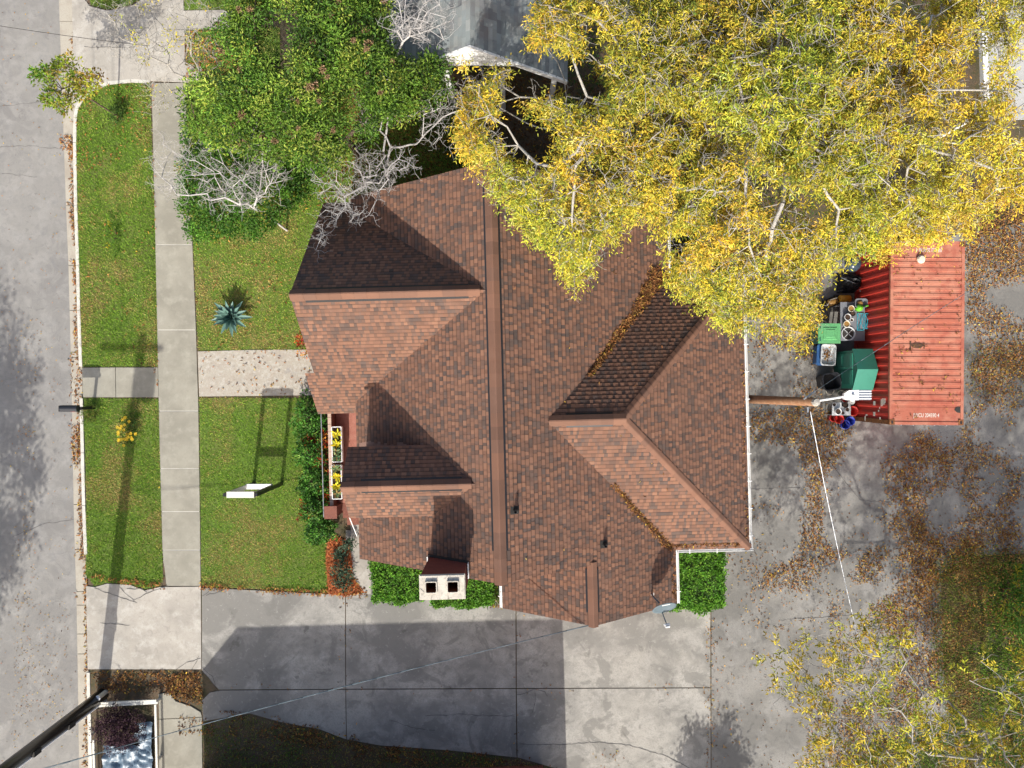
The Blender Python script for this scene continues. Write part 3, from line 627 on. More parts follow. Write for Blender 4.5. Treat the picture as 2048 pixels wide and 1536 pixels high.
for nm, (ps, zf, dn, sl_) in FACES.items():
    m = MB()
    for p in ps: m.prism(p, lambda x, y: zf(x, y) - .16, lambda x, y: zf(x, y))
    so = m.build('roof_slope', M['fascia'], house); slopes[nm] = so; rest[nm] = MB()
    cs = 1 / math.sqrt(1 + sl_ * sl_); ex = .143 * cs; ax = (-dn[1], dn[0])
    allp = [q for p in ps for q in p]
    U = [q[0] * ax[0] + q[1] * ax[1] for q in allp]; Vv = [q[0] * dn[0] + q[1] * dn[1] for q in allp]
    v = max(Vv) + .02; row = 0
    while v > min(Vv):
        u = min(U) - random.uniform(0, .3); v0 = v - ex; row_alt = random.random() < .5
        while u < max(U):
            wdt = random.choice((.10, .12, .14, .16)) if row_alt else random.choice((.07, .09, .11, .13)); q = [(u, v0), (u + wdt, v0), (u + wdt, v), (u, v)]
            xy = [(a * ax[0] + b * dn[0], a * ax[1] + b * dn[1]) for a, b in q]; u += wdt
            dk = vnoise(np.array([(u) * 3.6 + 3]), np.array([v * 6.5 + 7]), len(nm))[0]
            pdark = .17 + (.5 if dk > .66 else 0) - (.1 if dk < .3 else 0)
            r_ = random.random()
            if dk > .70 and r_ < .45: c0 = SHP[random.choice((4, 5, 5, 6))]
            elif row_alt: c0 = SHP[random.choice((0, 0, 1, 2, 2, 3))] if r_ > .1 else SHP[4]
            else: c0 = SHP[random.choice((3, 6, 6, 1, 4))]
            j = random.uniform(.86, 1.14); c0 = tuple(x * j for x in c0); th = random.choice((.016, .02)) if row_alt else .006; row_alt = not row_alt
            for p in ps:
                cl = clip(xy, p)
                if len(cl) < 3: continue
                ar = abs(sum(cl[i][0] * cl[(i + 1) % len(cl)][1] - cl[(i + 1) % len(cl)][0] * cl[i][1] for i in range(len(cl)))) / 2
                if ar < 3e-4: continue
                cx_ = sum(a[0] for a in cl) / len(cl); cy_ = sum(a[1] for a in cl) / len(cl); zc = zf(cx_, cy_)
                if roof_z(cx_, cy_, nm) > zc + .07: continue
                sc = CF / (CH - zc); cand.append((ar * sc * sc, nm, cl, v0, v, th, c0))
        v -= ex; row += 1
cand.sort(key=lambda t: -t[0])
def shingle_prism(m, nm, cl, v0, v1, th, c0):
    zf, dn = FACES[nm][1], FACES[nm][2]
    top = lambda x, y: zf(x, y) + .004 + (th + .006) * ((x * dn[0] + y * dn[1] - v0) / (v1 - v0))
    b_ = v0 + .24 * (v1 - v0); big = 99; ax = (-dn[1], dn[0])
    half = lambda a, b: [(u * ax[0] + v * dn[0], u * ax[1] + v * dn[1]) for u, v in ((-big, a), (big, a), (big, b), (-big, b))]
    for lo, hi, cc in ((v0 - 1, b_, tuple(x * .57 for x in c0)), (b_, v1 + 1, c0)):   # the granule band printed along the head of every tab is darker
        q = clip(cl, half(lo, hi))
        if len(q) > 2: m.prism(q, lambda x, y: zf(x, y) - .004, top, cc)
for i, (a, nm, cl, v0, v1, th, c0) in enumerate(cand):
    if i < 300:
        m = MB(); shingle_prism(m, nm, cl, v0, v1, th, c0); m.build('shingle', M['shingle'], slopes[nm], color=True)
    else: shingle_prism(rest[nm], nm, cl, v0, v1, th, c0)
for nm, m in rest.items():
    if m.v: m.build('shingles', M['shingle'], slopes[nm], color=True)['kind'] = 'stuff'

def caps(A, B, sa, sb, half, lift, piece, vent, par):
    """cap pieces from A to B; sa, sb = how far each wing drops for a metre out, to the left and right of the run"""
    A, B = Vector(A), Vector(B); d = B - A; L = d.length; d.normalize(); h = Vector((d.x, d.y, 0)).normalized(); s = Vector((-h.y, h.x, 0)); n = max(1, round(L / piece))
    for i in range(n):
        p0 = A + d * (L * i / n - .01); p1 = A + d * (L * (i + 1) / n + .03); m = MB(); t0 = lift + .006; t1 = lift + .022
        vs = []
        for p, t in ((p0, t0), (p1, t1)):
            for o_, dr in ((half, sa * half), (half * .12, 0), (-half * .12, 0), (-half, sb * half)):
                vs.append((p.x + s.x * o_, p.y + s.y * o_, p.z - dr + t))
            for o_, dr in ((half, sa * half), (half * .12, 0), (-half * .12, 0), (-half, sb * half)):
                vs.append((p.x + s.x * o_, p.y + s.y * o_, p.z - dr + t - .02))
        fs = [(0, 1, 9, 8), (1, 2, 10, 9), (2, 3, 11, 10), (0, 8, 12, 4), (3, 7, 15, 11), (8, 9, 13, 12), (9, 10, 14, 13), (10, 11, 15, 14), (0, 4, 5, 1), (1, 5, 6, 2), (2, 6, 7, 3)]
        c = SHP[random.choice((0, 1, 1, 3))]; j_ = random.uniform(.88, 1.08); c = tuple(x * j_ for x in c)
        m.add(vs, fs, c); m.build('ridge_cap', M['shingle'], par, color=True)
    if vent:
        m = MB(); k = half + .05; vs = []
        for p in (A + d * vent[0], B - d * vent[1]):
            for o_, dr, up in ((k, sa * k, lift * .75), (0, 0, lift * .75), (-k, sb * k, lift * .75), (k, sa * k, -.02), (-k, sb * k, -.02)):
                vs.append((p.x + s.x * o_, p.y + s.y * o_, p.z - dr + up))
        m.add(vs, [(0, 1, 6, 5), (1, 2, 7, 6), (0, 5, 8, 3), (2, 4, 9, 7), (0, 3, 4, 2, 1), (5, 6, 7, 9, 8)])
        m.build('ridge_vent_shadow_edge', M['black'], par)  # black vent body reaches past the caps, painting the shadow line of the gap
caps((RX, 6.17, RZ), (RX, -5.52, RZ), .68, .75, .175, .055, .36, (.7, .9), house)
caps((-6.12, 2.64, 6.35), (-.85, 2.64, 6.35), 1.05, 1.05, .155, .05, .36, (.4, .3), house)
caps((-4.92, -2.8, 6.0), (-1.25, -2.8, 6.0), .93, .93, .15, .05, .36, (.55, .25), house)
caps((1.05, -1.1, 5.5), (3.25, -1.1, 5.5), .63, .63, .16, .05, .36, (.5, .35), house)
caps((2.27, -5.45, 4.637), (2.27, -7.37, 4.637), .66, .72, .15, .05, .36, (.2, .4), house)
caps((3.2, -1.1, 5.5), (7.67, 3.43, 2.6), .42, .42, .13, .02, .24, None, house)
caps((3.2, -1.1, 5.5), (7.67, -5.6, 2.6), .42, .42, .13, .02, .24, None, house)

# walls under the roofs
def profile(name, pts, a, b, axis, mt='brick'):
    """extrude a profile: axis 'y' takes (x, z) points from y=a to y=b, axis 'x' takes (y, z)"""
    n = len(pts); P = (lambda q, t: (q[0], t, q[1])) if axis == 'y' else (lambda q, t: (t, q[0], q[1]))
    m = MB(); m.add([P(q, a) for q in pts] + [P(q, b) for q in pts], [tuple(range(n - 1, -1, -1)), tuple(range(n, 2 * n))] + [(i, (i + 1) % n, n + (i + 1) % n, n + i) for i in range(n)])
    return m.build(name, M[mt], house)
zl, zr = FACES['main_left'][1], FACES['main_right'][1]
wm = profile('wall', [(-4.75, 0), (4.92, 0), (4.92, zr(4.92, 0) - .2), (RX, RZ - .24), (-4.75, zl(-4.75, 0) - .2)], -5.3, 5.95, 'y')
ze = FACES['entry_north'][1]
we = profile('wall', [(-.45, 0), (5.75, 0), (5.75, ze(0, 5.75) - .22), (2.64, 6.05), (-.45, ze(0, 5.73) - .22)], -5.85, -2.0, 'x')
zd = FACES['dormer_north'][1]
profile('dormer_wall', [(-3.7, 2.0), (-1.9, 2.0), (-1.9, zd(0, -1.9) - .2), (-2.8, 5.76), (-3.7, zd(0, -1.9) - .2)], -4.72, -2.0, 'x')
m = MB(); m.box((5.9, -1.08, 1.25), (2.9, 8.3, 2.5)); m.build('wall', M['brick'], house)
profile('wall', [(-.2, 0), (4.92, 0), (4.92, zr(4.92, 0) - .2), (2.27, 4.4), (-.2, 2.6)], -7.05, -5.0, 'y')
def window(x, y, z, w, h, axis, par):
    d = (.06, w, h) if axis == 'x' else (w, .06, h)
    f = MB(); t = .07
    for o_ in (-1, 1):
        if axis == 'x': f.box((x, y + o_ * (w / 2 - t / 2), z), (.09, t, h)); f.box((x, y, z + o_ * (h / 2 - t / 2)), (.088, w - 2 * t, t))
        else: f.box((x + o_ * (w / 2 - t / 2), y, z), (t, .09, h)); f.box((x, y, z + o_ * (h / 2 - t / 2)), (w - 2 * t, .088, t))
    f.box((x, y, z), (.07, t * .6, h - 2 * t) if axis == 'x' else (t * .6, .07, h - 2 * t))
    wo_ = f.build('window', M['white'], par)
    p = MB(); p.box((x, y, z), (.03, w - .1, h - .1) if axis == 'x' else (w - .1, .03, h - .1)); p.build('pane', M['glass'], wo_)
for y in (1.4, 3.9): window(-5.9, y, 1.5, 1.2, 1.5, 'x', house)
window(-4.77, -4.6, 1.6, .9, 1.4, 'x', house); window(-4.74, -2.8, 4.3, .8, 1.1, 'x', house)
for y in (-3.5, 1.2): window(7.36, y, 1.5, 1.1, 1.3, 'x', house)
window(2.3, -7.08, 1.5, 1.5, 1.3, 'y', house)
m = MB(); m.box((-4.79, -1.5, 1.05), (.07, .95, 2.1)); dr = m.build('door', M['white'], house); m = MB(); m.lathe([(0, 0), (.03, .01), (.03, .05), (0, .06)], (-4.86, -1.15, 1.0), 8); m.build('handle', M['metal'], dr)
M['brickcream'] = mat('coping', (.42, .30, .23), [(14, .45, .65, (.5, .42, .34), .6), (30, .5, .7, (.3, .16, .12), .5)], .85)
# porch
m = MB(); m.prism([(-6.35, -4.1), (-4.7, -4.1), (-4.7, -.5), (-6.35, -.5)], 0, .42); m.build('porch_floor', mat('porch_brick', (.33, .13, .095), [(5, .45, .65, (.40, .19, .14), .7), (25, .5, .65, (.22, .09, .07), .6)], .85, .3, 40), house)
for i in range(3):
    m = MB(); m.box((-5.75 + .12 * i, -4.25 - .28 * i, .17 - .055 * i), (1.2, .3, .36 - .11 * i)); m.build('step', M['brick'], house)
m = MB(); m.box((-6.44, -2.3, .47), (.13, 3.9, .95)); pw = m.build('porch_parapet', M['brick'], house)
for i in range(16):
    m = MB(); m.box((-6.44, -4.16 + .243 * i + .12, .975), (.12, .23, .06)); m.build('coping_brick', M['brickcream'], pw)
for yy in (-4.3, -.4):
    m = MB(); m.box((-6.42, yy, .6), (.36, .36, 1.2)); m.box((-6.42, yy, 1.23), (.44, .44, .08)); m.build('porch_pier', M['brick'], house)
m = MB(); m.path([(-6.75, -4.5, .02), (-6.75, -4.5, .92), (-6.75, -.6, .92), (-6.75, -.6, .02)], .016); m.tube((-6.75, -2.6, 0), (-6.75, -2.6, .92), .016); m.build('porch_handrail', M['metal'], house)
m = MB(); m.path([(-5.85, -4.55, .9), (-5.7, -5.3, .45), (-5.7, -5.3, 0)], .018); m.tube((-5.85, -4.55, .2), (-5.85, -4.55, .9), .018); m.build('step_handrail', M['white'], house)
# gutters
def gutter(a, b, hgt, off):
    a, b = Vector(a), Vector(b); d = (b - a).normalized(); s = Vector((-d.y, d.x, 0)) * off
    m = MB(); pr = [(.0, 0), (.0, -.1), (.065, -.1), (.085, 0), (.075, 0), (.056, -.09), (.012, -.09), (.012, 0)]; n = len(pr); vs = []
    for p in (a, b):
        for o_, z in pr: vs.append((p.x + s.x * o_, p.y + s.y * o_, hgt + z))
    m.add(vs, [(i, (i + 1) % n, n + (i + 1) % n, n + i) for i in range(n)] + [tuple(range(n - 1, -1, -1)), tuple(range(n, 2 * n))])
    go = m.build('gutter', M['white'], house)
    L = (b - a).length; 
    for i in range(int(L / .9)):
        p = a + d * (.4 + .9 * i); mm = MB(); mm.box((p.x + s.x * .05, p.y + s.y * .05, hgt + .004), (abs(s.x) * .13 + .025, abs(s.y) * .13 + .025, .012)); mm.build('hanger', M['white'], go)
gutter((5.25, -7.37, 0), (5.25, -5.62, 0), 2.62, -1); gutter((5.3, -5.61, 0), (7.8, -5.61, 0), 2.62, -1); gutter((7.68, -5.6, 0), (7.68, 3.43, 0), 2.62, -1); gutter((-.51, -7.37, 0), (-.51, -5.6, 0), 2.61, 1); gutter((5.25, 3.5, 0), (5.25, 6.1, 0), 2.62, -1)
m = MB(); m.tube((-.3, -7.2, 2.5), (-.22, -7.12, .05), .035); m.build('downpipe', M['white'], house)
# chimney
cx, cy = -2.005, -5.375
def holed(m, w, d, z0, z1):
    # a block with the two flue openings left free
    f, o = .14, .29; zc, h = (z0 + z1) / 2, z1 - z0; yy = cy + .02
    for ya, yb in ((cy - d / 2, yy - f), (yy + f, cy + d / 2)): m.box((cx, (ya + yb) / 2, zc), (w, yb - ya, h))
    for xa, xb in ((-w / 2, -o - f), (-o + f, o - f), (o + f, w / 2)): m.box((cx + (xa + xb) / 2, yy, zc), (xb - xa, 2 * f, h))
m = MB(); m.box((cx, cy, 3.1), (1.17, .61, 6.2)); holed(m, 1.17, .61, 6.2, 7.1); ch = m.build('chimney', M['chimbrick'], house)
m = MB(); holed(m, 1.23, .67, 7.1, 7.155); holed(m, 1.19, .63, 7.155, 7.19)
cap = m.build('cap', M['capstone'], ch)
for dx in (-.29, .29):
    m = MB(); m.rbox((cx + dx, cy + .02, 7.19), .30, .30, [(1.1, 0), (1.06, .07), (.97, .075), (.9, .07)], .035, 4, cap=False); m.build('flue', M['capstone'], ch)
    m = MB(); m.rbox((cx + dx, cy + .02, 7.19), .272, .272, [(1.0, .07), (.99, -.75), (.5, -.76)], .03, 4); m.build('flue_liner', M['clay'], ch)
for a, b in (((-.15, .05), (-.12, .3)), ((.12, .05), (.2, .3)), ((-.3, -.32), (-.27, -.2)), ((.16, -.32), (.15, -.18)), ((-.58, -.02), (-.47, -.12))):
    m = MB(); m.tube((cx + a[0], cy + a[1], 7.192), (cx + b[0], cy + b[1], 7.192), .006, .004, 4); m.build('crack', M['dark'], ch)
for xx, sgn in ((cx - .62, -1), (cx + .62, 1)):
    m = MB(); z0 = zl(xx, 0); m.box((xx + sgn * .01, cy + .12 if sgn > 0 else cy + .22, z0 + .12), (.03, .42 if sgn > 0 else .24, .26)); m.build('flashing', M['white'], ch)
m = MB(); m.prism([(cx - .62, cy + .31), (cx + .62, cy + .31), (cx + .62, cy + .37), (cx - .62, cy + .37)], lambda x, y: zl(x, y), lambda x, y: zl(x, y) + .09); m.build('flashing', M['dark'], ch)
# vent pipes
for px, py in ((1031, 1020), (1209, 1088)):
    p = W(px, py, 5.7); lx, ly = p.x + .026 * p.y, p.y - .026 * p.x; lx, ly = (lx * 1.0, ly)
    for _ in range(5):
        z = zr(lx, ly); q = W(px, py, z); lx = q.x * math.cos(HROT) + q.y * math.sin(HROT); ly = -q.x * math.sin(HROT) + q.y * math.cos(HROT)
    z = zr(lx, ly); m = MB(); m.lathe([(.045, -.05), (.045, .36), (.036, .36), (.036, .1), (0, .1)], (lx, ly, z), 14); vp = m.build('vent_pipe', M['black'], house, True)
    m = MB(); m.prism([(lx - .14, ly - .11), (lx + .1, ly - .11), (lx + .1, ly + .11), (lx - .14, ly + .11)], lambda x, y: zr(x, y), lambda x, y: zr(x, y) + .03); m.lathe([(.1, 0), (.055, .12), (.05, .12)], (lx, ly, z), 14); m.build('pipe_flashing', M['dark'], vp)
# leaves caught in the roof valleys
vl = []
def valley(a, b, w0, w1, n, side):
    a = np.array(a); b = np.array(b); t = rng.random(n); d = b - a; nrm = np.array([-d[1], d[0]]) / np.linalg.norm(d)
    o_ = rng.random(n) ** .8 * (w0 + (w1 - w0) * t) * (.7 + .6 * vnoise(t * 14, t * 0, 3)) * side + rng.normal(0, .02, n)
    return a + d * t[:, None] + nrm * o_[:, None]
vl.append(valley((2.35, .15), (5.2, 3.3), .08, .42, 1500, 1)); vl.append(valley((4.2, 2.3), (5.2, 3.35), .25, .65, 1000, 1)); vl.append(valley((3.05, -3.15), (5.2, -5.5), .09, .24, 560, -1)); vl.append(valley((5.1, -5.45), (7.3, -5.5), .05, .1, 160, 1)); vl.append(valley((7.6, -5.4), (7.6, 3.0), .05, .05, 160, 1)); vl.append(valley((5.16, -7.2), (5.16, -5.6), .05, .05, 60, 1))
q = np.concatenate(vl); q = np.concatenate([q, np.stack([rng.uniform(-.4, 5, 40), rng.uniform(-5, 6, 40)], 1)])
z = np.array([roof_z(a, b) for a, b in q]); k = z > 0; q = q[k]; z = z[k] + .02 + rng.uniform(0, .04, k.sum())
P = np.stack([q[:, 0] * math.cos(HROT) - q[:, 1] * math.sin(HROT), q[:, 0] * math.sin(HROT) + q[:, 1] * math.cos(HROT), z], 1); n = len(P)
LA = leaf_arrays(P, rdir(n, -.35, .35), unit(np.array([[0, 0, 1.]]) + rng.normal(0, .4, (n, 3))), .1 * rng.uniform(.6, 1.2, n), .032 * rng.uniform(.7, 1.3, n), pick(LP, n, [.36, .26, .22, .1, .02, .04], .2), .25, .2)
tag(leafobj('roof_valley_litter', LA, M['litter'], None), 'tan leaves caught in the valleys of the brown roof', 'leaves', kind='stuff')
# satellite dish on the eave
ds = empty('satellite_dish', HW(4.55, -6.95, 3.05), HROT, label='grey satellite dish on a mast at the lower roof edge', cat='satellite dish')
m = MB(); m.path([(-.25, .1, .12), (-.25, .1, .55), (-.12, -.02, .75)], .025, 8); m.build('mast', M['steelgrey'], ds)
m = MB(); m.box((-.25, .1, .13), (.16, .1, .06)); m.tube((-.32, .12, .1), (-.25, .1, .4), .012); m.build('bracket', M['white'], ds)
m = MB(); pr = []; nn_ = Vector((.20, -.72, .66)).normalized(); u = Vector((1, .14, -.28)); u = (u - nn_ * u.dot(nn_)).normalized(); w = nn_.cross(u); c = Vector((0, -.1, .8)); vs = []; fs = []
for j in range(7):
    r_ = .40 * j / 6
    for i in range(28):
        a = 2 * math.pi * i / 28; vs.append(c + u * (1.0 * r_ * math.cos(a)) + w * (.8 * r_ * math.sin(a)) + nn_ * (.45 * r_ * r_))
for j in range(6):
    for i in range(28): fs.append((j * 28 + i, j * 28 + (i + 1) % 28, (j + 1) * 28 + (i + 1) % 28, (j + 1) * 28 + i))
dm = m.add(vs, fs).build('reflector', M['steelgrey'], ds, True); sm = dm.modifiers.new('t', 'SOLIDIFY'); sm.thickness = .012
for i in range(6):
    m = MB(); p = c + u * (-.08 + .045 * i) + w * .14 + nn_ * (.02 + .03); vs = [p + u * a + w * b for a, b in ((-.018, -.025), (.018, -.025), (.018, .025), (-.018, .025))]
    m.add(vs, [(0, 1, 2, 3)]); m.build('white_mark', M['white'], dm)
e1 = c + nn_ * .48 - w * .30
m = MB(); m.path([c - w * .3 + nn_ * .03, e1], .018); m.build('feed_arm', M['steelgrey'], ds)
m = MB(); m.tube(e1 - u * .09, e1 + u * .09, .035, None, 10); m.tube(e1 - u * .07 + nn_ * .07, e1 + u * .07 + nn_ * .07, .03, None, 10); m.build('receiver', M['white'], ds)
# ------------------------------------------------------------------ lettering
def lettering(text, h, w, loc, rz, par, mt, name='lettering', rx=0.0):
    cu = bpy.data.curves.new('t', 'FONT'); cu.body = text; cu.align_x = 'CENTER'; cu.align_y = 'CENTER'; cu.size = 1; cu.extrude = .002
    ob = bpy.data.objects.new('t', cu); COL.objects.link(ob); bpy.context.view_layer.update()
    me = bpy.data.meshes.new_from_object(ob.evaluated_get(bpy.context.evaluated_depsgraph_get())); bpy.data.objects.remove(ob)
    co = np.array([v.co[:] for v in me.vertices]); s = co.max(0) - co.min(0); c = (co.max(0) + co.min(0)) / 2
    co = (co - c) * np.array([w / s[0], h / s[1], 1]); me.vertices.foreach_set('co', co.astype(np.float32).ravel()); me.update()
    me.name = name; me.materials.clear(); o = link(name, me, M[mt], par); o.location = loc; o.rotation_euler = (rx, 0, rz); return o

# ------------------------------------------------------------------ other buildings
def shingle_rows(nm, quads, pal, par, matname, ex=.16, wd=(.25, .33, .4)):
    for (A, B, C_, D_) in quads:   # A-B ridge side, D-C eave side
        A, B, C_, D_ = map(Vector, (A, B, C_, D_)); m = MB(); n = int((D_ - A).length / ex); nrm = (B - A).cross(D_ - A).normalized()
        if nrm.z < 0: nrm = -nrm
        for i in range(n):
            t0, t1 = i / n, (i + 1) / n; L = (B - A).length; u = -random.random() * .3
            while u < L:
                w = random.choice(wd); a = max(0, u) / L; b = min(L, u + w) / L; u += w
                if b <= a: continue
                P = lambda s, t: (A + (B - A) * s) * (1 - t) + (D_ + (C_ - D_) * s) * t
                th = random.uniform(.008, .02); vs = [P(a, t0) + nrm * .004, P(b, t0) + nrm * .004, P(b, t1) + nrm * th, P(a, t1) + nrm * th, P(b, t1) - nrm * .003, P(a, t1) - nrm * .003]
                c = random.choice(pal); j = random.uniform(.85, 1.15); m.add(vs, [(0, 1, 2, 3), (3, 2, 4, 5)], tuple(x * j for x in c))
        m.build(nm, M[matname], par, color=True)['kind'] = 'stuff'
GRS = [(.22, .25, .25), (.25, .28, .275), (.19, .21, .215), (.28, .30, .29)]
nb = empty('neighbour_house', (-1.2, 11.88, 0), R(-.4), label='neighbour house with grey shingle roof and white gable at the top', cat='house')
m = MB(); hw, ze_, zr_, y0, y1 = 3.0, 3.1, 5.5, -2.1, 9.0
for s in (-1, 1):
    m = MB(); q = [(0, y0, zr_), (0, y1, zr_), (s * hw, y1, ze_), (s * hw, y0, ze_)]; vs = q + [(a, b, c - .14) for a, b, c in q]
    m.add(vs, [(0, 1, 2, 3), (7, 6, 5, 4), (0, 4, 5, 1), (1, 5, 6, 2), (2, 6, 7, 3), (3, 7, 4, 0)]); so = m.build('roof_slope', M['greyshingle'], nb)
    shingle_rows('shingles', [((0, y0, zr_), (0, y1, zr_), (s * hw, y1, ze_), (s * hw, y0, ze_))], GRS, so, 'shingle')
m = MB(); yy = y0 + .14; m.add([(-1.9, yy, 3.9), (1.9, yy, 3.9), (0, yy, 5.34), (-1.9, yy + .1, 3.9), (1.9, yy + .1, 3.9), (0, yy + .1, 5.34)], [(0, 1, 2), (5, 4, 3), (0, 3, 4, 1), (1, 4, 5, 2), (2, 5, 3, 0)]); m.build('gable_panel', M['white'], nb)
for s in (-1, 1):
    m = MB(); m.add([(0, y0 - .03, zr_ + .02), (s * hw, y0 - .03, ze_ + .02), (s * hw, y0 - .03, ze_ - .2), (0, y0 - .03, zr_ - .2), (0, y0 + .04, zr_ + .02), (s * hw, y0 + .04, ze_ + .02), (s * hw, y0 + .04, ze_ - .2), (0, y0 + .04, zr_ - .2)], [(0, 1, 2, 3), (7, 6, 5, 4), (0, 4, 5, 1), (1, 5, 6, 2), (2, 6, 7, 3), (3, 7, 4, 0)]); m.build('rake_board', M['white'], nb)
m = MB(); m.box((0, 4.2, 1.5), (5.5, 9.0, 3.0)); wn = m.build('wall', M['siding'], nb)
for s in (-2.6, -.9, .9, 2.6):
    m = MB(); m.box((s, y0 + .3, 1.5), (.16, .16, 3.0)); m.build('porch_post', M['white'], nb)
m = MB(); m.box((0, -.38, 1.05), (.95, .06, 2.1)); m.build('door', M['dark'], nb)
for s in (-1.7, 1.7):
    m = MB(); m.box((s, -.36, 1.5), (1, .06, 1.3)); wo_ = m.build('window', M['white'], nb); m = MB(); m.box((s, -.4, 1.5), (.84, .03, 1.14)); m.build('pane', M['glass'], wo_)
M['greymetal'] = mat('grey_metal_roof', (.40, .40, .385), [(2, .45, .65, (.32, .32, .31), .6), (10, .6, .7, (.24, .22, .2), .5)], .6)
# carport at the top right
cp = empty('carport', (17.6, 12.6, 0), R(2), label='pale metal carport with a white edge beam seen through yellow leaves', cat='carport')
for i in range(12):
    m = MB(); m.box((-2.05 + .4 * i, 0, 3.0), (.385, 8.0, .03)); m.tube((-2.25 + .4 * i, -4, 3.02), (-2.25 + .4 * i, 4, 3.02), .03, None, 6); m.build('roof_panel', M['greymetal'], cp)
m = MB(); m.box((-2.38, 0, 2.97), (.16, 8.2, .2)); m.build('edge_beam', M['white'], cp)
for a in (-2.3, 2.3):
    for b in (-3.6, 3.6): m = MB(); m.box((a, b, 1.42), (.12, .12, 2.86)); m.build('post', M['white'], cp)
# the house to the south, just out of the picture: its hip roof shades the driveway
sh = empty('south_house', (-4.6, -16.75, 0), R(1.5), label='brick house with a hip roof beyond the bottom of the picture', cat='house')
m = MB(); rz_, ez = 6.5, 2.75; A, B = (-6.3, 0, rz_), (5.55, 0, rz_); c4 = [(-7.0, -3.1, ez), (6.2, -3.1, ez), (6.2, 3.1, ez), (-7.0, 3.1, ez)]
m.add([A, B] + c4, [(1, 0, 5, 4), (0, 1, 3, 2), (0, 2, 5), (1, 4, 3), (2, 3, 4, 5)]); m.build('roof', M['greyshingle'], sh)
m = MB(); m.box((-.4, 0, 1.36), (12.4, 5.4, 2.72)); m.build('wall', M['brick'], sh)
for x in (-6, -2, 2, 4.5):
    m = MB(); m.box((x, 2.72, 1.5), (1.1, .08, 1.3)); wo_ = m.build('window', M['white'], sh); m = MB(); m.box((x, 2.75, 1.5), (.95, .06, 1.15)); m.build('pane', M['glass'], wo_)

# ------------------------------------------------------------------ shipping container
M['darkrust'] = mat('dark_rust', (.07, .04, .025), [(14, .45, .62, (.14, .06, .025), .7)], .9, .3, 40)
ct = empty('shipping_container', (13.68, 1.68, 0), R(-.5), label='red rusting shipping container with a ribbed roof', cat='container')
LX, LY, LZ = 2.44, 6.06, 2.59
def corr(y0, y1, pitch, dep, flat, slope):
    pts = []; y = y0
    while y < y1 - 1e-6:
        for dy, z in ((0, 0), (flat, 0), (flat + slope, dep), (2 * flat + slope, dep), (2 * flat + 2 * slope, 0)):
            pts.append((min(y + dy, y1), z))
        y += pitch
    return pts
m = MB(); pts = corr(-LY / 2 + .58, LY / 2 - .55, .209, .02, .0945, .01); xs = (-LX / 2 + .1, LX / 2 - .1); n = len(pts)
m.add([(x, y, LZ - .03 + z) for x in xs for y, z in pts], [(i, n + i, n + i + 1, i + 1) for i in range(n - 1)]); m.build('roof_panel', M['cred'], ct)
m = MB(); m.box((0, -LY / 2 + .33, LZ - .036), (LX - .2, .52, .012)); m.build('roof_end_plate', M['cred'], ct); m = MB(); m.box((0, LY / 2 - .31, LZ - .036), (LX - .2, .5, .012)); m.build('roof_end_plate', M['cred'], ct)
for s in (-1, 1):
    m = MB(); pts = corr(-LY / 2 + .16, LY / 2 - .16, .278, .045, .07, .069); n = len(pts); zs = (.16, LZ - .1)
    m.add([(s * (LX / 2 - .055 + z * (1 if s else 1)) if True else 0, y, zz) for zz in zs for y, z in pts], [((i, i + 1, n + i + 1, n + i) if s > 0 else (i, n + i, n + i + 1, i + 1)) for i in range(n - 1)]); m.build('side_panel', M['cside'], ct)
    m = MB(); m.box((s * (LX / 2 - .05), 0, LZ - .05), (.1, LY - .3, .09)); m.build('top_rail', M['cred'], ct)
    m = MB(); m.box((s * (LX / 2 - .05), 0, .1), (.1, LY - .3, .14)); m.build('bottom_rail', M['cside'], ct)
    for t in (-1, 1):
        m = MB(); m.box((s * (LX / 2 - .08), t * (LY / 2 - .08), LZ / 2), (.15, .15, LZ - .24)); m.build('corner_post', M['rust'] if t < 0 else M['cside'], ct)
        for zc in (.06, LZ - .055):
            m = MB(); m.box((s * (LX / 2 - .085), t * (LY / 2 - .09), zc), (.17, .18, .12)); cc = m.build('corner_casting', M['rust'], ct)
            if zc > 1:
                m = MB(); m.rbox((s * (LX / 2 - .085), t * (LY / 2 - .09), zc + .062), .06, .11, [(1, 0)], .028, 5); m.build('hole', M['black'], cc)
for t in (-1, 1):
    m = MB(); m.box((0, t * (LY / 2 - .05), LZ - .06), (LX - .34, .1, .11)); m.build('end_rail', M['cred'], ct)
    m = MB(); m.box((0, t * (LY / 2 - .08), LZ / 2 - .05), (LX - .3, .06, LZ - .3)); m.build('end_wall', M['cside'], ct)
for x in (-.75, -.35, .35, .75):
    m = MB(); m.tube((x, -LY / 2 - .02, .15), (x, -LY / 2 - .02, LZ - .15), .018); m.build('lock_rod', M['metal'], ct)
lettering('JWCU 204590 4', .175, .86, (0.0, -LY / 2 + .3, LZ - .027), 0, ct, 'offwhite'); lettering('JWCU 204590 4', .175, .86, (0.05, LY / 2 - .27, LZ - .027), math.pi, ct, 'offwhite')
for i, (y, z, w, h) in enumerate([(-2.25, 2.28, .16, .03), (-2.28, 2.2, .22, .05), (-2.3, 2.1, .26, .04), (-2.32, 2.02, .24, .03), (-2.5, 1.92, .06, .05), (-2.6, 1.85, .06, .05), (-2.35, 1.55, .14, .13), (-2.72, 1.55, .14, .13), (-2.85, 1.95, .08, .08), (-2.9, .9, .16, .06), (-2.78, 1.0, .05, .12)]):
    m = MB(); m.box((-LX / 2 - .0 + .004, y, z), (.006, w, h)); m.build('stencil_mark', M['offwhite'], ct)
m = MB(); vs = []
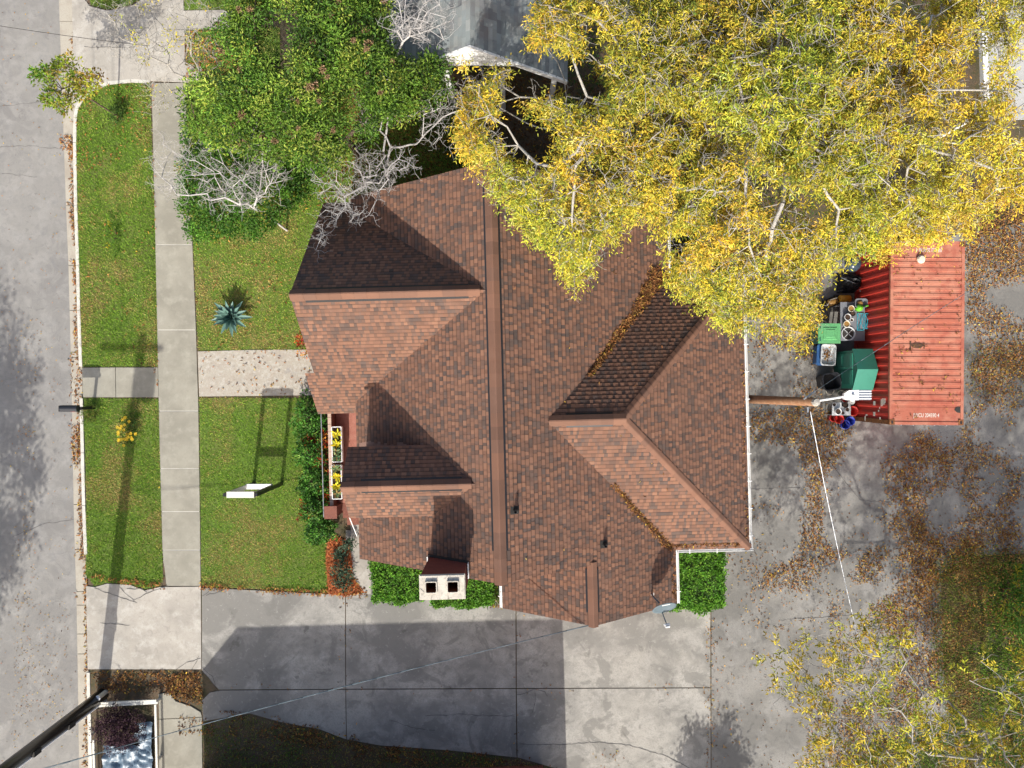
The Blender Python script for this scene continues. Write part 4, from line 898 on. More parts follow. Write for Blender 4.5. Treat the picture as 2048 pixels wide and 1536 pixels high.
for i in range(14):
    a = 2 * math.pi * i / 14; vs.append((-.32 + .21 * math.cos(a) * (1 + .15 * math.sin(3 * a)), -.42 + .085 * math.sin(a), LZ - .004))
m.add(vs, [tuple(range(14))]); m.box((-.55, -.42, LZ - .004), (.05, .30, .008)); m.box((-.10, -.42, LZ - .004), (.03, .2, .008)); m.build('rust_patch', M['darkrust'], ct)
m = MB(); m.add([(1.02, -2.62, LZ - .012), (1.14, -2.62, LZ - .012), (1.14, -2.42, LZ - .012), (.98, -2.44, LZ - .012), (.92, -2.53, LZ - .012)], [(0, 1, 2, 3, 4)]); m.build('rust_patch', M['dark'], ct)
n = 230; cc_ = rng.uniform(0, 1, (26, 2)) * np.array([[135, 330]]) + np.array([[1787, 505]]); k_ = rng.integers(0, 26, n); cl_ = np.where(rng.random((n, 1)) < .6, cc_[k_] + rng.normal(0, 4.5, (n, 2)), rng.uniform(0, 1, (n, 2)) * np.array([[138, 340]]) + np.array([[1786, 500]])); P = Wn(cl_[:, 0].clip(1786, 1922), cl_[:, 1].clip(495, 842), np.full(n, 2.605))
tag(leafobj('container_litter', leaf_arrays(P, rdir(n, -.1, .1), unit(np.array([[0, 0, 1.]]) + rng.normal(0, .2, (n, 3))), .095 * rng.uniform(.4, 1.1, n), .03 * np.ones(n), pick(LP, n, [.42, .1, .33, .06, .09, 0]), .2, .2), M['litter'], None), 'few dead leaves lying on the container roof', 'leaves', kind='stuff')
m = MB(); m.lathe([(0, .12), (.1, .11), (.14, .04), (.12, 0), (0, 0)], tuple(W(1841, 519, 2.6)), 12); tag(m.build('plastic_bottle', M['cream']), 'small pale plastic jug lying on the red container roof', 'jug')

# ------------------------------------------------------------------ things standing by the container
k = empty('kettle_grill', W(1686, 534, 0), label='round dark kettle grill standing by the upper end of the container', cat='grill')
m = MB(); m.lathe([(.0, .52), (.12, .53), (.22, .6), (.28, .72), (.285, .76), (.275, .76), (.0, .70)], (0, 0, 0), 24); m.build('bowl', M['black'], k, True)
m = MB(); m.lathe([(.29, .75), (.29, .78), (.26, .88), (.19, .97), (.1, 1.01), (.0, 1.02)], (0, 0, 0), 28); lid = m.build('lid', M['grillTop'], k, True)
m = MB(); m.path([(-.05, 0, 1.0), (-.05, 0, 1.07), (.05, 0, 1.07), (.05, 0, 1.0)], .014); m.build('handle', M['cream'], lid)
for a in (20, 140, 260):
    m = MB(); m.tube((.16 * math.cos(R(a)), .16 * math.sin(R(a)), .56), (.33 * math.cos(R(a)), .33 * math.sin(R(a)), 0), .013); m.build('leg', M['metal'], k)
m = MB(); m.lathe([(.0, .3), (.14, .3), (.16, .33), (.15, .33), (.0, .31)], (0, 0, 0), 18); m.build('ash_pan', M['metal'], k)
# lean heap of black sheeting
hp = empty('black_sheeting', W(1700, 566, 0), label='crumpled black plastic sheeting between the grill and the orange canister', cat='sheeting')
gx = 14; vs = []; fs = []
for j in range(gx):
    for i in range(gx):
        u, v = i / (gx - 1) - .5, j / (gx - 1) - .5; e = max(0, 1 - (2 * u) ** 2) * max(0, 1 - (2 * v) ** 2)
        vs.append((u * 1.0, v * .75, .02 + .55 * e * (.55 + .7 * random.random())))
for j in range(gx - 1):
    for i in range(gx - 1): fs.append((j * gx + i, j * gx + i + 1, (j + 1) * gx + i + 1, (j + 1) * gx + i))
m = MB(); m.add(vs, fs); m.build('sheet', M['black'], hp)
m = MB(); m.path([(-.45, .15, .3), (-.1, -.1, .62)], .012); m.path([(.1, -.3, .5), (.35, -.45, .2)], .012); m.build('pole', M['metal'], hp)
def canister(px, py, mt, label, nm, L=.42, r=.14, rz=0.0, h=.5):
    t = empty(nm, W(px, py, 0) * 1.0, rz, label=label, cat='canister'); p = W(px, py, h); t.location = (p.x, p.y, 0)
    m = MB(); m.lathe([(0, -L / 2), (r * .8, -L / 2), (r, -L / 2 + .04), (r, L / 2 - .05), (r * .7, L / 2), (0, L / 2)], (0, 0, 0), 18); b = m.build('body', M[mt], t, True); b.location = (0, 0, h - r + .0); b.rotation_euler = (0, R(90), 0)
    m = MB(); m.box((0, 0, (h - 2 * r) / 2), (.5, .32, h - 2 * r - .004)); m.build('crate', M['dark'], t)
    m = MB(); m.tube((L / 2 - .02, 0, h - r), (L / 2 + .05, 0, h - r), .05, .04, 10); m.build('neck', M['dark'], t)
    return t
canister(1693, 597, 'orange', 'orange canister lying beside the grey table', 'canister'); canister(1668, 603, 'brownjug', 'brown canister lying left of the orange canister', 'canister', .34, .13, R(20), .45)
# grey table with pots
tb = empty('plastic_table', (11.98, 2.2, 0), 0, label='grey plastic table against the container, crowded with pots', cat='table')
m = MB(); m.box((0, 0, .93), (.86, 1.36, .04)); m.box((0, 0, .895), (.78, 1.28, .03)); m.build('table_top', M['tableGrey'], tb)
for a in (-.36, .36):
    for b in (-.58, .58): m = MB(); m.tube((a, b, .88), (a * 1.04, b * 1.04, 0), .025, .02, 8); m.build('leg', M['tableGrey'], tb)
def pot(px, py, h, r, hh, mt, label, soil='potsoil', nm='flower_pot', cat='pot', group=None):
    p = W(px, py, h + hh); t = empty(nm, (p.x, p.y, h), 0, label=label, cat=cat, group=group)
    m = MB(); m.lathe([(0, 0), (r * .72, 0), (r * .95, hh * .85), (r * 1.05, hh * .86), (r * 1.05, hh), (r * .9, hh), (r * .86, hh * .75)], (0, 0, 0), 20); m.build('pot', M[mt], t, True)
    m = MB(); m.lathe([(r * .87, hh * .78), (r * .4, hh * .83), (0, hh * .8)], (0, 0, 0), 16); m.build('soil', M[soil], t)
    return t
T = .955
pot(1696, 634, T, .115, .2, 'toteWhite', 'upper of two round white pots on the grey table'); pot(1694, 648, T, .115, .18, 'cream', 'lower cream pot of the pair on the grey table', 'litterpot' if False else 'brownjug'); pot(1703, 617, T, .11, .14, 'cream', 'cream pot of dry leaves next to the green can', 'brownjug'); pot(1704, 640, T, .06, .12, 'white', 'small white cup beside the two round pots'); pot(1706, 627, T, .09, .15, 'dark', 'black pot between the cream pot and the teal rack')
tubo = empty('round_tub', Vector((W(1723, 606, 1.15).x, W(1723, 606, 1.15).y, T)), 0, label='grey translucent tub at the top of the grey table', cat='tub')
m = MB(); m.rbox((0, 0, 0), .42, .3, [(.85, 0), (1, .18), (1.04, .18), (1.04, .2), (.95, .2), (.82, .04)], .08, 5); m.build('tub', M['tableGrey'], tubo)
m = MB(); m.lathe([(.1, .1), (.06, .16), (0, .17)], (0, 0, 0), 9); m.build('contents', M['brownjug'], tubo)
wc = empty('watering_can', Vector((W(1722, 615, 1.2).x, W(1722, 615, 1.2).y, T)), R(15), label='bright green watering can on the grey table', cat='watering can')
m = MB(); m.lathe([(0, 0), (.12, 0), (.125, .14), (.1, .2), (.05, .22), (.045, .24), (0, .24)], (0, 0, 0), 18); m.build('body', M['canGreen'], wc, True)
m = MB(); m.path([(.1, 0, .06), (.2, 0, .16), (.25, 0, .26)], .022, 8); m.build('spout', M['canGreen'], wc); m = MB(); m.path([(-.1, 0, .17), (-.17, 0, .2), (-.15, 0, .08), (-.12, 0, .05)], .014, 6); m.build('handle', M['canGreen'], wc)
for (x0, x1, y0, y1, lb) in ((1715, 1728, 627, 660, 'wide teal wire rack lying on the grey table'), (1731, 1739, 627, 657, 'narrow teal wire rack beside the wide one')):
    a = W(x0, y0, T + .04); b = W(x1, y1, T + .04); t = empty('wire_rack', ((a.x + b.x) / 2, (a.y + b.y) / 2, T), 0, label=lb, cat='rack'); w, d = (b.x - a.x) / 2, (a.y - b.y) / 2; m = MB()
    m.path([(-w, -d, .02), (-w, d, .03), (w, d, .03), (w, -d, .02), (-w, -d, .02)], .012); m.path([(-w, -d, .03), (w, d, .05)], .01); m.path([(w, -d, .05), (-w, d, .03)], .01); m.path([(-w * .3, -d, .04), (w * .3, d, .02)], .01); m.build('wires', M['teal'], t)
t = empty('round_tray', Vector((W(1697, 667, 1.0).x, W(1697, 667, 1.0).y, T)), 0, label='white round tray with crossed bars at the lower end of the grey table', cat='tray')
m = MB(); m.lathe([(.23, 0), (.245, .05), (.225, .05), (.21, .012), (0, .01)], (0, 0, 0), 24); m.build('rim', M['toteWhite'], t)
m = MB(); m.lathe([(.205, .014), (0, .018)], (0, 0, 0), 24); m.build('tray_floor', M['dark'], t)
for a in (45, 135): m = MB(); m.box((0, 0, .03), (.42, .018, .014), R(a)); m.build('bar', M['toteWhite'], t)
# bins
gb = empty('wheeled_bin', Vector((W(1658, 667, 1.0).x, W(1658, 667, 1.0).y, 0)), 0, label='green wheeled bin with a ribbed square lid', cat='bin')
m = MB(); m.box((0, 0, .5), (.62, .6, .96), taper=1.1); m.build('body', M['shedDark'], gb)
m = MB(); m.box((0, 0, 1.01), (.78, .7, .05)); ld = m.build('lid', M['binGreen'], gb)
m = MB(); m.box((.02, 0, 1.05), (.5, .44, .03), taper=.9); m.box((.02, 0, 1.075), (.34, .3, .02), taper=.85); m.build('raised_panel', M['binGreen'], ld)
for s in (-.22, .22): m = MB(); m.box((-.33, s, 1.06), (.03, .1, .045)); m.build('hinge', M['shedDark'], ld)
for s in (-.25, .25): m = MB(); m.tube((-.3, s - .03, .1), (-.3, s + .03, .1), .1, None, 14); m.build('wheel', M['black'], gb)
tt = empty('storage_tote', Vector((W(1655, 710, .62).x, W(1655, 710, .62).y, 0)), R(-3), label='blue tote with a grey white tub of leaves on it', cat='tote')
m = MB(); m.rbox((-.05, 0, 0), .5, .72, [(.88, 0), (1, .42), (1.05, .42), (1.05, .46), (.9, .46)], .07, 5); m.build('tote', M['toteBlue'], tt)
m = MB(); m.rbox((.02, 0, .46), .5, .72, [(.85, 0), (.98, .17), (1.06, .17), (1.06, .2), (.96, .2), (.82, .05)], .09, 5); tw = m.build('tub', M['toteWhite'], tt)
n = 60; P = np.stack([rng.normal(.02, .07, n), rng.normal(0, .14, n), rng.uniform(.53, .56, n)], 1)
leafobj('leaves', leaf_arrays(P + np.array(tt.location), rdir(n, -.2, .2), unit(np.array([[0, 0, 1.]]) + rng.normal(0, .3, (n, 3))), .09 * rng.uniform(.5, 1.2, n), .035 * np.ones(n), pick(LP, n, wb)), M['litter'], tt)
bb = empty('black_bin', Vector((W(1664, 763, .75).x, W(1664, 763, .75).y, 0)), R(8), label='black plastic bin in front of the green shed', cat='bin')
m = MB(); m.rbox((0, 0, 0), .6, .58, [(.82, 0), (1, .7), (1.06, .7), (1.06, .75), (.97, .75), (.85, .3)], .14, 6); m.build('body', M['binBlack'], bb)
m = MB(); m.rbox((0, 0, .3), .5, .48, [(1, 0), (.5, .02)], .1, 5); m.build('contents', M['dark'], bb)
for s in (-1, 1): m = MB(); m.path([(s * .32, -.1, .68), (s * .38, 0, .7), (s * .32, .1, .68)], .016); m.build('handle', M['binBlack'], bb)
# small green shed
gs = empty('garden_shed', (12.07, .5, 0), 0, label='small green plastic shed with a pitched roof against the container', cat='shed')
m = MB(); m.add([(-.33, -.66, 0), (.33, -.66, 0), (.33, .66, 0), (-.33, .66, 0), (-.33, -.66, 1.52), (.33, -.66, 1.52), (.33, .66, 1.52), (-.33, .66, 1.52), (-.33, 0, 1.86), (.33, 0, 1.86)], [(3, 2, 1, 0), (0, 1, 5, 4), (2, 3, 7, 6), (1, 2, 6, 9, 5), (3, 0, 4, 8, 7)]); m.build('wall', M['shedGreen'], gs)
for s in (-1, 1):
    m = MB(); q = [(-.36, 0, 1.9), (.34, 0, 1.9), (.34, s * .71, 1.52), (-.36, s * .71, 1.52)]; vs = q + [(a, b, c - .04) for a, b, c in q]
    m.add(vs, [(0, 1, 2, 3), (7, 6, 5, 4), (0, 4, 5, 1), (1, 5, 6, 2), (2, 6, 7, 3), (3, 7, 4, 0)]); m.build('roof', M['shedGreen'], gs)
for s in (-1, 1):
    m = MB(); m.box((-.345, s * .29, .78), (.03, .55, 1.4)); dd_ = m.build('door', M['shedGreen'], gs)
    m = MB(); m.box((-.365, s * .08, .8), (.02, .03, .2)); m.build('handle', M['shedDark'], dd_)
    for zz in (.45, 1.1): m = MB(); m.box((-.363, s * .29, zz), (.012, .42, .5)); m.build('door_panel', M['shedDark'], dd_)
# lower shelf table, buckets, rings
ft = empty('folding_table', Vector((W(1683, 818, .7).x, W(1683, 818, .7).y, 0)), 0, label='small pale folding table with pots below the street lamp', cat='table')
m = MB(); m.box((0, 0, .68), (.66, .46, .025)); m.build('table_top', M['toteWhite'], ft)
for a in (-.31, .31):
    for b in (-.21, .21): m = MB(); m.tube((a, b, .67), (a, b, 0), .014, None, 6); m.build('leg', M['metal'], ft)
pot(1677, 823, .695, .11, .18, 'white', 'white round pot at the front of the folding table'); pot(1691, 810, .695, .10, .16, 'dark', 'black pot at the back corner of the folding table'); pot(1695, 819, .695, .08, .13, 'metal', 'small metal pot near the right edge of the folding table'); pot(1669, 809, .695, .07, .12, 'toteWhite', 'small white jar at the left end of the folding table'); pot(1686, 826, .695, .06, .1, 'tableGrey', 'little grey pot in front of the metal pot')
def bucket(px, py, mt, label, r=.16, h=.36, inside='dark'):
    p = W(px, py, h); t = empty('bucket', (p.x, p.y, 0), random.uniform(0, 3), label=label, cat='bucket')
    m = MB(); m.lathe([(0, 0), (r * .82, 0), (r * .97, h * .92), (r * 1.06, h * .93), (r * 1.06, h), (r * .93, h), (r * .8, h * .12), (0, h * .1)], (0, 0, 0), 22); m.build('pail', M[mt], t, True)
    m = MB(); m.path([(r * 1.05 * math.cos(a), r * 1.05 * math.sin(a), h * .95 - .12 * math.sin(a)) for a in np.linspace(0, math.pi, 9)], .006, 5); m.build('handle', M['metal'], t)
    return t
bucket(1679, 838, 'bucketRed', 'open red bucket below the folding table'); bucket(1667, 836, 'bucketRed', 'leftmost red bucket below the folding table', .13, .3); bucket(1691, 849, 'bucketBlue', 'nearer of the two blue buckets by the container corner'); bucket(1701, 842, 'bucketBlue', 'blue bucket behind the other blue one by the container corner'); bucket(1707, 822, 'bucketRed', 'red bucket wedged between folding table and container', .17, .38)
bucket(1697, 796, 'bucketRed', 'wide red tub under the street lamp head', .2, .3)
m = MB(); p = W(1704, 803, .4); m.lathe([(0, 0), (.05, 0), (.1, .07), (.092, .07), (.045, .012), (0, .012)], (p.x, p.y, .35), 18); m.lathe([(0, 0), (.08, 0), (.07, .35), (0, .35)], (p.x, p.y, 0), 12); tag(m.build('white_bowl', M['white'], None, True), 'white bowl beside the wide red tub', 'bowl')
for px, py, r_, lb in ((1660, 781, .15, 'pale plastic ring lying beside the black bin'), (1683, 788, .13, 'pale plastic ring lying under the lamp arm')):
    p = W(px, py, .1); m = MB(); m.path([(p.x + r_ * math.cos(a), p.y + r_ * math.sin(a), .1 + .03 * math.sin(2 * a)) for a in np.linspace(0, 2 * math.pi, 19)], .018, 6); tag(m.build('plastic_ring', M['cream'], None, True), lb, 'ring')

# ------------------------------------------------------------------ poles and wires
p0 = W(205, 1389, 0)
up = empty('utility_pole', (p0.x, p0.y, -.1), 0, label='tall dark utility pole at the kerb in the bottom left corner', cat='utility pole')
m = MB(); m.tube((0, 0, 0), (.02, 0, 10.6), .22, .15, 16); m.build('pole', M['creosote'], up, True)
m = MB(); m.tube((.12, -.21, 0), (.1, -.17, 7.5), .04, .04, 8); m.build('lit_edge_conduit', M['lampWhite'], up); m = MB(); m.tube((.06, -.2, .3), (.05, -.16, 8.6), .02, .02, 6); m.build('ground_wire', M['metal'], up)  # white pipe paints the bright lit edge along the dark pole
for z in (2.3, 4.1): m = MB(); m.box((.16, -.1, z), (.14, .16, .35)); m.build('clamp_box', M['dark'], up)
m = MB(); m.lathe([(0, 0), (.24, .02), (.27, .08), (.27, .75), (.22, .84), (0, .87)], (.42, .05, 8.75), 18); tf = m.build('transformer', M['metal'], up, True)
m = MB(); m.tube((.42, .05, 9.6), (.42, .05, 9.85), .05, .03, 8); m.build('bushing', M['brownjug'], tf)
m = MB(); m.box((-.3, .16, 10.15), (2.3, .1, .12)); m.build('crossarm', M['poleWood'], up)
for x in (-1.3, -.6, .6): m = MB(); m.lathe([(0, 0), (.04, 0), (.05, .05), (.03, .1), (0, .12)], (x, .16, 10.21), 8); m.build('insulator', M['brownjug'], up)
m = MB(); m.box((.62, .28, .2), (.5, .45, .4)); m.build('concrete_foot', M['white'], up) if False else None
pe = empty('pedestal_marker', W(213, 1383, 0), 0, label='short pale marker post at the foot of the dark utility pole', cat='post'); m = MB(); m.tube((0, 0, 0), (0, 0, .55), .09, .08, 10); m.build('post', M['cream'], pe); m = MB(); m.lathe([(.1, 0), (.1, .06), (0, .1)], (0, 0, .55), 10); m.build('cap', M['lampWhite'], pe)
q0 = (8.03, -.53, 0)
up2 = empty('utility_pole', q0, 0, label='brown wooden utility pole with a white street lamp between house and container', cat='utility pole')
m = MB(); m.tube((0, 0, 0), (.05, .05, 7.25), .15, .115, 14); m.build('pole', M['poleWood'], up2, True)
m = MB(); m.path([(.1, .06, 6.95), (.4, .12, 7.15), (.85, .2, 7.2)], .03, 8); m.tube((.0, .05, 6.7), (.12, .06, 7.05), .05); m.build('lamp_arm', M['lampWhite'], up2)
m = MB(); m.prism([(.80, .13), (.92, .1), (1.18, .1), (1.18, .37), (.92, .36), (.80, .28)], 7.14, 7.28); lm = m.build('lamp_head', M['lampWhite'], up2)
m = MB(); m.box((1.35, .24, 7.2), (.36, .27, .08)); m.build('heat_sink', M['metal'], lm)
for i in range(4): m = MB(); m.box((1.35, .14 + .067 * i, 7.25), (.36, .022, .03)); m.build('fin', M['lampWhite'], lm)
m = MB(); m.lathe([(0, .06), (.035, .05), (.035, 0)], (1.02, .24, 7.28), 10); m.build('photocell', M['metal'], lm)
m = MB(); m.lathe([(0, 0), (.12, 0), (.09, .1), (0, .12)], (.05, .05, 7.24), 10); m.build('pole_cap', M['bark'], up2)
for a, b in (((-.13, .12, 6.9), (.18, .34, 6.9)), ((.0, -.1, 6.85), (.0, -.24, 6.85))): m = MB(); m.tube(a, b, .025, None, 6); m.build('hook', M['metal'], up2)
def wire(nm, a, b, sag, r, mt, label, n=24):
    a, b = Vector(a), Vector(b); pts = [a.lerp(b, i / n) - Vector((0, 0, sag * 4 * (i / n) * (1 - i / n))) for i in range(n + 1)]
    m = MB(); m.path(pts, r, 6); return tag(m.build(nm, M[mt], None, True), label, 'wire')
pk = HW(2.2, -7.38, 4.45); pa = Vector((p0.x + .12, p0.y, 6.0))
wire('service_wire', pk, pa, .28, .012, 'steelgrey', 'service wire from the lower gable to the dark utility pole'); wire('service_wire', pk + Vector((0, .0, .06)), pa + Vector((0, 0, .13)), .42, .007, 'steelgrey', 'thin upper wire running along the service wire')
wire('overhead_wire', (8.1, -.75, 6.85), W(1716, 1275, 4.2), .12, .011, 'lampWhite', 'white wire from the wooden pole down across the back yard'); wire('overhead_wire', (8.2, -.2, 6.9), W(2200, 420, 6.4), .25, .008, 'steelgrey', 'thin wire from the wooden pole across the container')
for i, (x, lb) in enumerate(((-1.3, 'left'), (-.6, 'middle'), (.6, 'right'))):
    wire('power_line', (p0.x + x, p0.y + .16, 10.2), (p0.x + x - 1.2, p0.y + 44, 10.2), 1.0, .014, 'dark', lb + ' of the three power lines beyond the left edge along the road', 30)
wire('roadside_cable', W(-60, 42, 5.5), W(300, 92, 4.6), .1, .008, 'dark', 'thin cable crossing the road in the top left corner')

# ------------------------------------------------------------------ mailbox, sign, planters
mb = empty('mailbox', W(188, 815, 0), 0, label='black arched mailbox on a post at the kerb', cat='mailbox')
m = MB(); m.box((0, 0, .5), (.1, .1, 1.0)); m.box((-.12, 0, .98), (.5, .1, .06)); m.build('post', M['black'], mb)
m = MB(); pr = [(-.115, 0), (.115, 0), (.115, .12)] + [(.115 * math.cos(a), .12 + .115 * math.sin(a)) for a in np.linspace(.3, math.pi - .3, 8)] + [(-.115, .12)]; n = len(pr); x0, x1 = -.52, .08
m.add([(x0, y, 1.0 + z) for y, z in pr] + [(x1, y, 1.0 + z) for y, z in pr], [tuple(range(n)), tuple(range(2 * n - 1, n - 1, -1))] + [(i, n + i, n + (i + 1) % n, (i + 1) % n) for i in range(n)]); bx = m.build('box', M['binBlack'], mb)
m = MB(); m.box((-.535, 0, 1.11), (.02, .205, .22)); m.build('door', M['black'], mb); m = MB(); m.box((-.1, -.11, 1.12), (.16, .012, .05)); m.build('flag', M['bucketRed'], mb)
sg = empty('sign_frame', ((W(508, 966).x + W(564, 966).x) / 2, W(536, 967).y, 0), R(0), label='tall sign frame of two dark posts with white beams on the lawn', cat='sign')
for s in (-1, 1): m = MB(); m.box((s * .505, 0, 1.375), (.11, .11, 2.75)); m.build('post', M['black'], sg)
m = MB(); m.box((0, 0, 2.66), (.9, .2, .16)); m.build('top_beam', M['offwhite'], sg)
m = MB(); m.box((0, .02, .92), (.9, .18, .14)); m.build('lower_beam', M['white'], sg)
for s in (-1, 1): m = MB(); m.box((s * .44, 0, 1.75), (.02, .17, 1.5)); m.build('side_strip', M['offwhite'], sg)
YP = [(.72, .58, .03), (.62, .52, .02), (.5, .5, .05)]
def planter(px0, py0, px1, py1, label, spots):
    a = W(px0, py0, 1.1); b = W(px1, py1, 1.1); t = empty('planter_box', ((a.x + b.x) / 2, (a.y + b.y) / 2, .9), R(1.5), label=label, cat='planter'); w, d = (b.x - a.x), (a.y - b.y)
    for cx_, cy_, sx, sy in ((-w / 2, 0, .03, d), (w / 2, 0, .03, d), (0, d / 2, w - .03, .03), (0, -d / 2, w - .03, .03)): m = MB(); m.box((cx_, cy_, .1), (sx, sy, .22)); m.build('side', M['white'], t)
    m = MB(); m.box((0, 0, .08), (w - .03, d - .03, .16)); m.build('soil', M['potsoil'], t)
    for fy, kind in spots:
        c = np.array([t.location.x, t.location.y + fy * d, t.location.z + .2]); P = c + rng.normal(0, .02, (34, 3)); dd = rdir(34, .1, .75)
        col = pick(YP if kind == 'y' else [(.12, .22, .1), (.2, .3, .12), (.3, .2, .08)], 34)
        leafobj('plant', leaf_arrays(P, dd, np.tile([[0, 0, 1.]], (34, 1)), .2 * rng.uniform(.6, 1.2, 34), .05 * np.ones(34), col, .2, -.15), M['leaf'], t)
planter(664, 854, 683, 924, 'white planter box of yellow plants on the porch parapet, the one nearer the entry gable', [(.28, 'y'), (.02, 'y'), (-.2, 'g'), (-.36, 'g')])
planter(664, 931, 683, 998, 'white planter box of yellow plants on the porch parapet, the one nearer the steps', [(.4, 'g'), (.16, 'y'), (-.1, 'y'), (-.33, 'g')])
# raised bed at the bottom left
rb = empty('garden_rail', (W(247, 1480).x, W(247, 1480).y, 0), 0, label='low white rail frame round the planting bed at the kerb', cat='rail fence')
L_ = rb.location
for a, b in (((186, 1407), (313, 1401)), ((190, 1412), (316, 1405)), ((311, 1409), (317, 1650)), ((180, 1428), (186, 1650)), ((187, 1480), (192, 1650))):
    pa_, pb_ = W(*a, .38) - L_, W(*b, .38) - L_; d = (pb_ - pa_); m = MB(); m.box(tuple((pa_ + pb_) / 2), (d.length, .075, .06), math.atan2(d.y, d.x)); m.build('rail', M['offwhite'], rb)
for a in ((188, 1408), (312, 1404), (315, 1520), (182, 1470), (186, 1600)): p = W(*a, .3) - L_; m = MB(); m.box((p.x, p.y, .19), (.07, .07, .37)); m.build('post', M['offwhite'], rb)
tp = empty('silver_tarp', (W(255, 1510).x, W(255, 1510).y, 0), 0, label='crumpled silver blue tarp spread in the planting bed', cat='tarp')
gx, gy = 44, 56; xs = np.linspace(200, 309, gx); ys = np.linspace(1440, 1640, gy); X, Y = np.meshgrid(xs, ys); pw_ = Wn(X.ravel(), Y.ravel(), np.zeros(gx * gy)) - np.array(tp.location)
rid = np.abs(fbm(X.ravel() * .035 + Y.ravel() * .03, Y.ravel() * .09 - X.ravel() * .04, 3, 4) - .5); z = .05 + .55 * (.25 - rid).clip(0, 1) + .12 * fbm(X.ravel() * .1, Y.ravel() * .1, 9, 3); pw_[:, 2] = z
keep = ((Y.ravel() > 1485) | (X.ravel() > 275 + 8 * np.sin(Y.ravel() * .2))) & (X.ravel() > 203 + 12 * fbm(Y.ravel() * .05, Y.ravel() * 0, 4)); F = []
for j in range(gy - 1):
    for i in range(gx - 1):
        q = (j * gx + i, (j + 1) * gx + i, (j + 1) * gx + i + 1, j * gx + i + 1)
        if all(keep[list(q)]): F.append(q)
link('sheet', np_mesh('sheet', pw_, np.array(F)), M['foil'], tp, True)
# ------------------------------------------------------------------ trees and plants
U = lambda a, b: (lambda x, y: rng.uniform(a, b, len(x)))
YEL = [(.72, .57, .05), (.60, .51, .055), (.44, .44, .055), (.25, .31, .045), (.42, .25, .055), (.09, .16, .025), (.80, .70, .22)]
YW = [.24, .19, .19, .15, .07, .12, .04]
YOUT = [(1068, -60), (1072, 50), (990, 85), (1000, 130), (945, 165), (918, 250), (935, 300), (985, 330), (1000, 400), (1050, 445), (1095, 465), (1135, 560), (1172, 566), (1203, 490), (1232, 440), (1300, 425), (1335, 470), (1348, 500), (1350, 560), (1420, 610), (1470, 640), (1500, 685), (1570, 690), (1632, 645), (1640, 590), (1668, 500), (1750, 500), (1850, 465), (1900, 475), (1960, 425), (2060, 395), (2130, 360), (2150, -60)]
HOLES = [[(1945, 50), (1990, 50), (1990, 205), (1945, 205)], [(2010, 120), (2060, 120), (2060, 280), (2010, 280)], [(995, 92), (1060, 100), (1145, 118), (1145, 155), (1000, 140)], [(1345, 440), (1372, 430), (1410, 445), (1385, 500), (1350, 520)], [(1150, 40), (1190, 30), (1235, 90), (1225, 130), (1160, 110)], [(1030, 270), (1085, 275), (1120, 330), (1080, 345), (1020, 320)], [(1895, 140), (1950, 130), (1955, 205), (1900, 200)]]
def crown_h(cx, cy, rx, ry, top, low):
    def f(x, y):
        r2 = ((x - cx) / rx) ** 2 + ((y - cy) / ry) ** 2
        ht = low + (top - low) * np.sqrt(np.clip(1 - r2, 0.03, 1))
        return ht - np.abs(rng.normal(0, 1.25, len(x))).clip(0, 3.6) * np.clip(ht / 9, .4, 1)
    return f
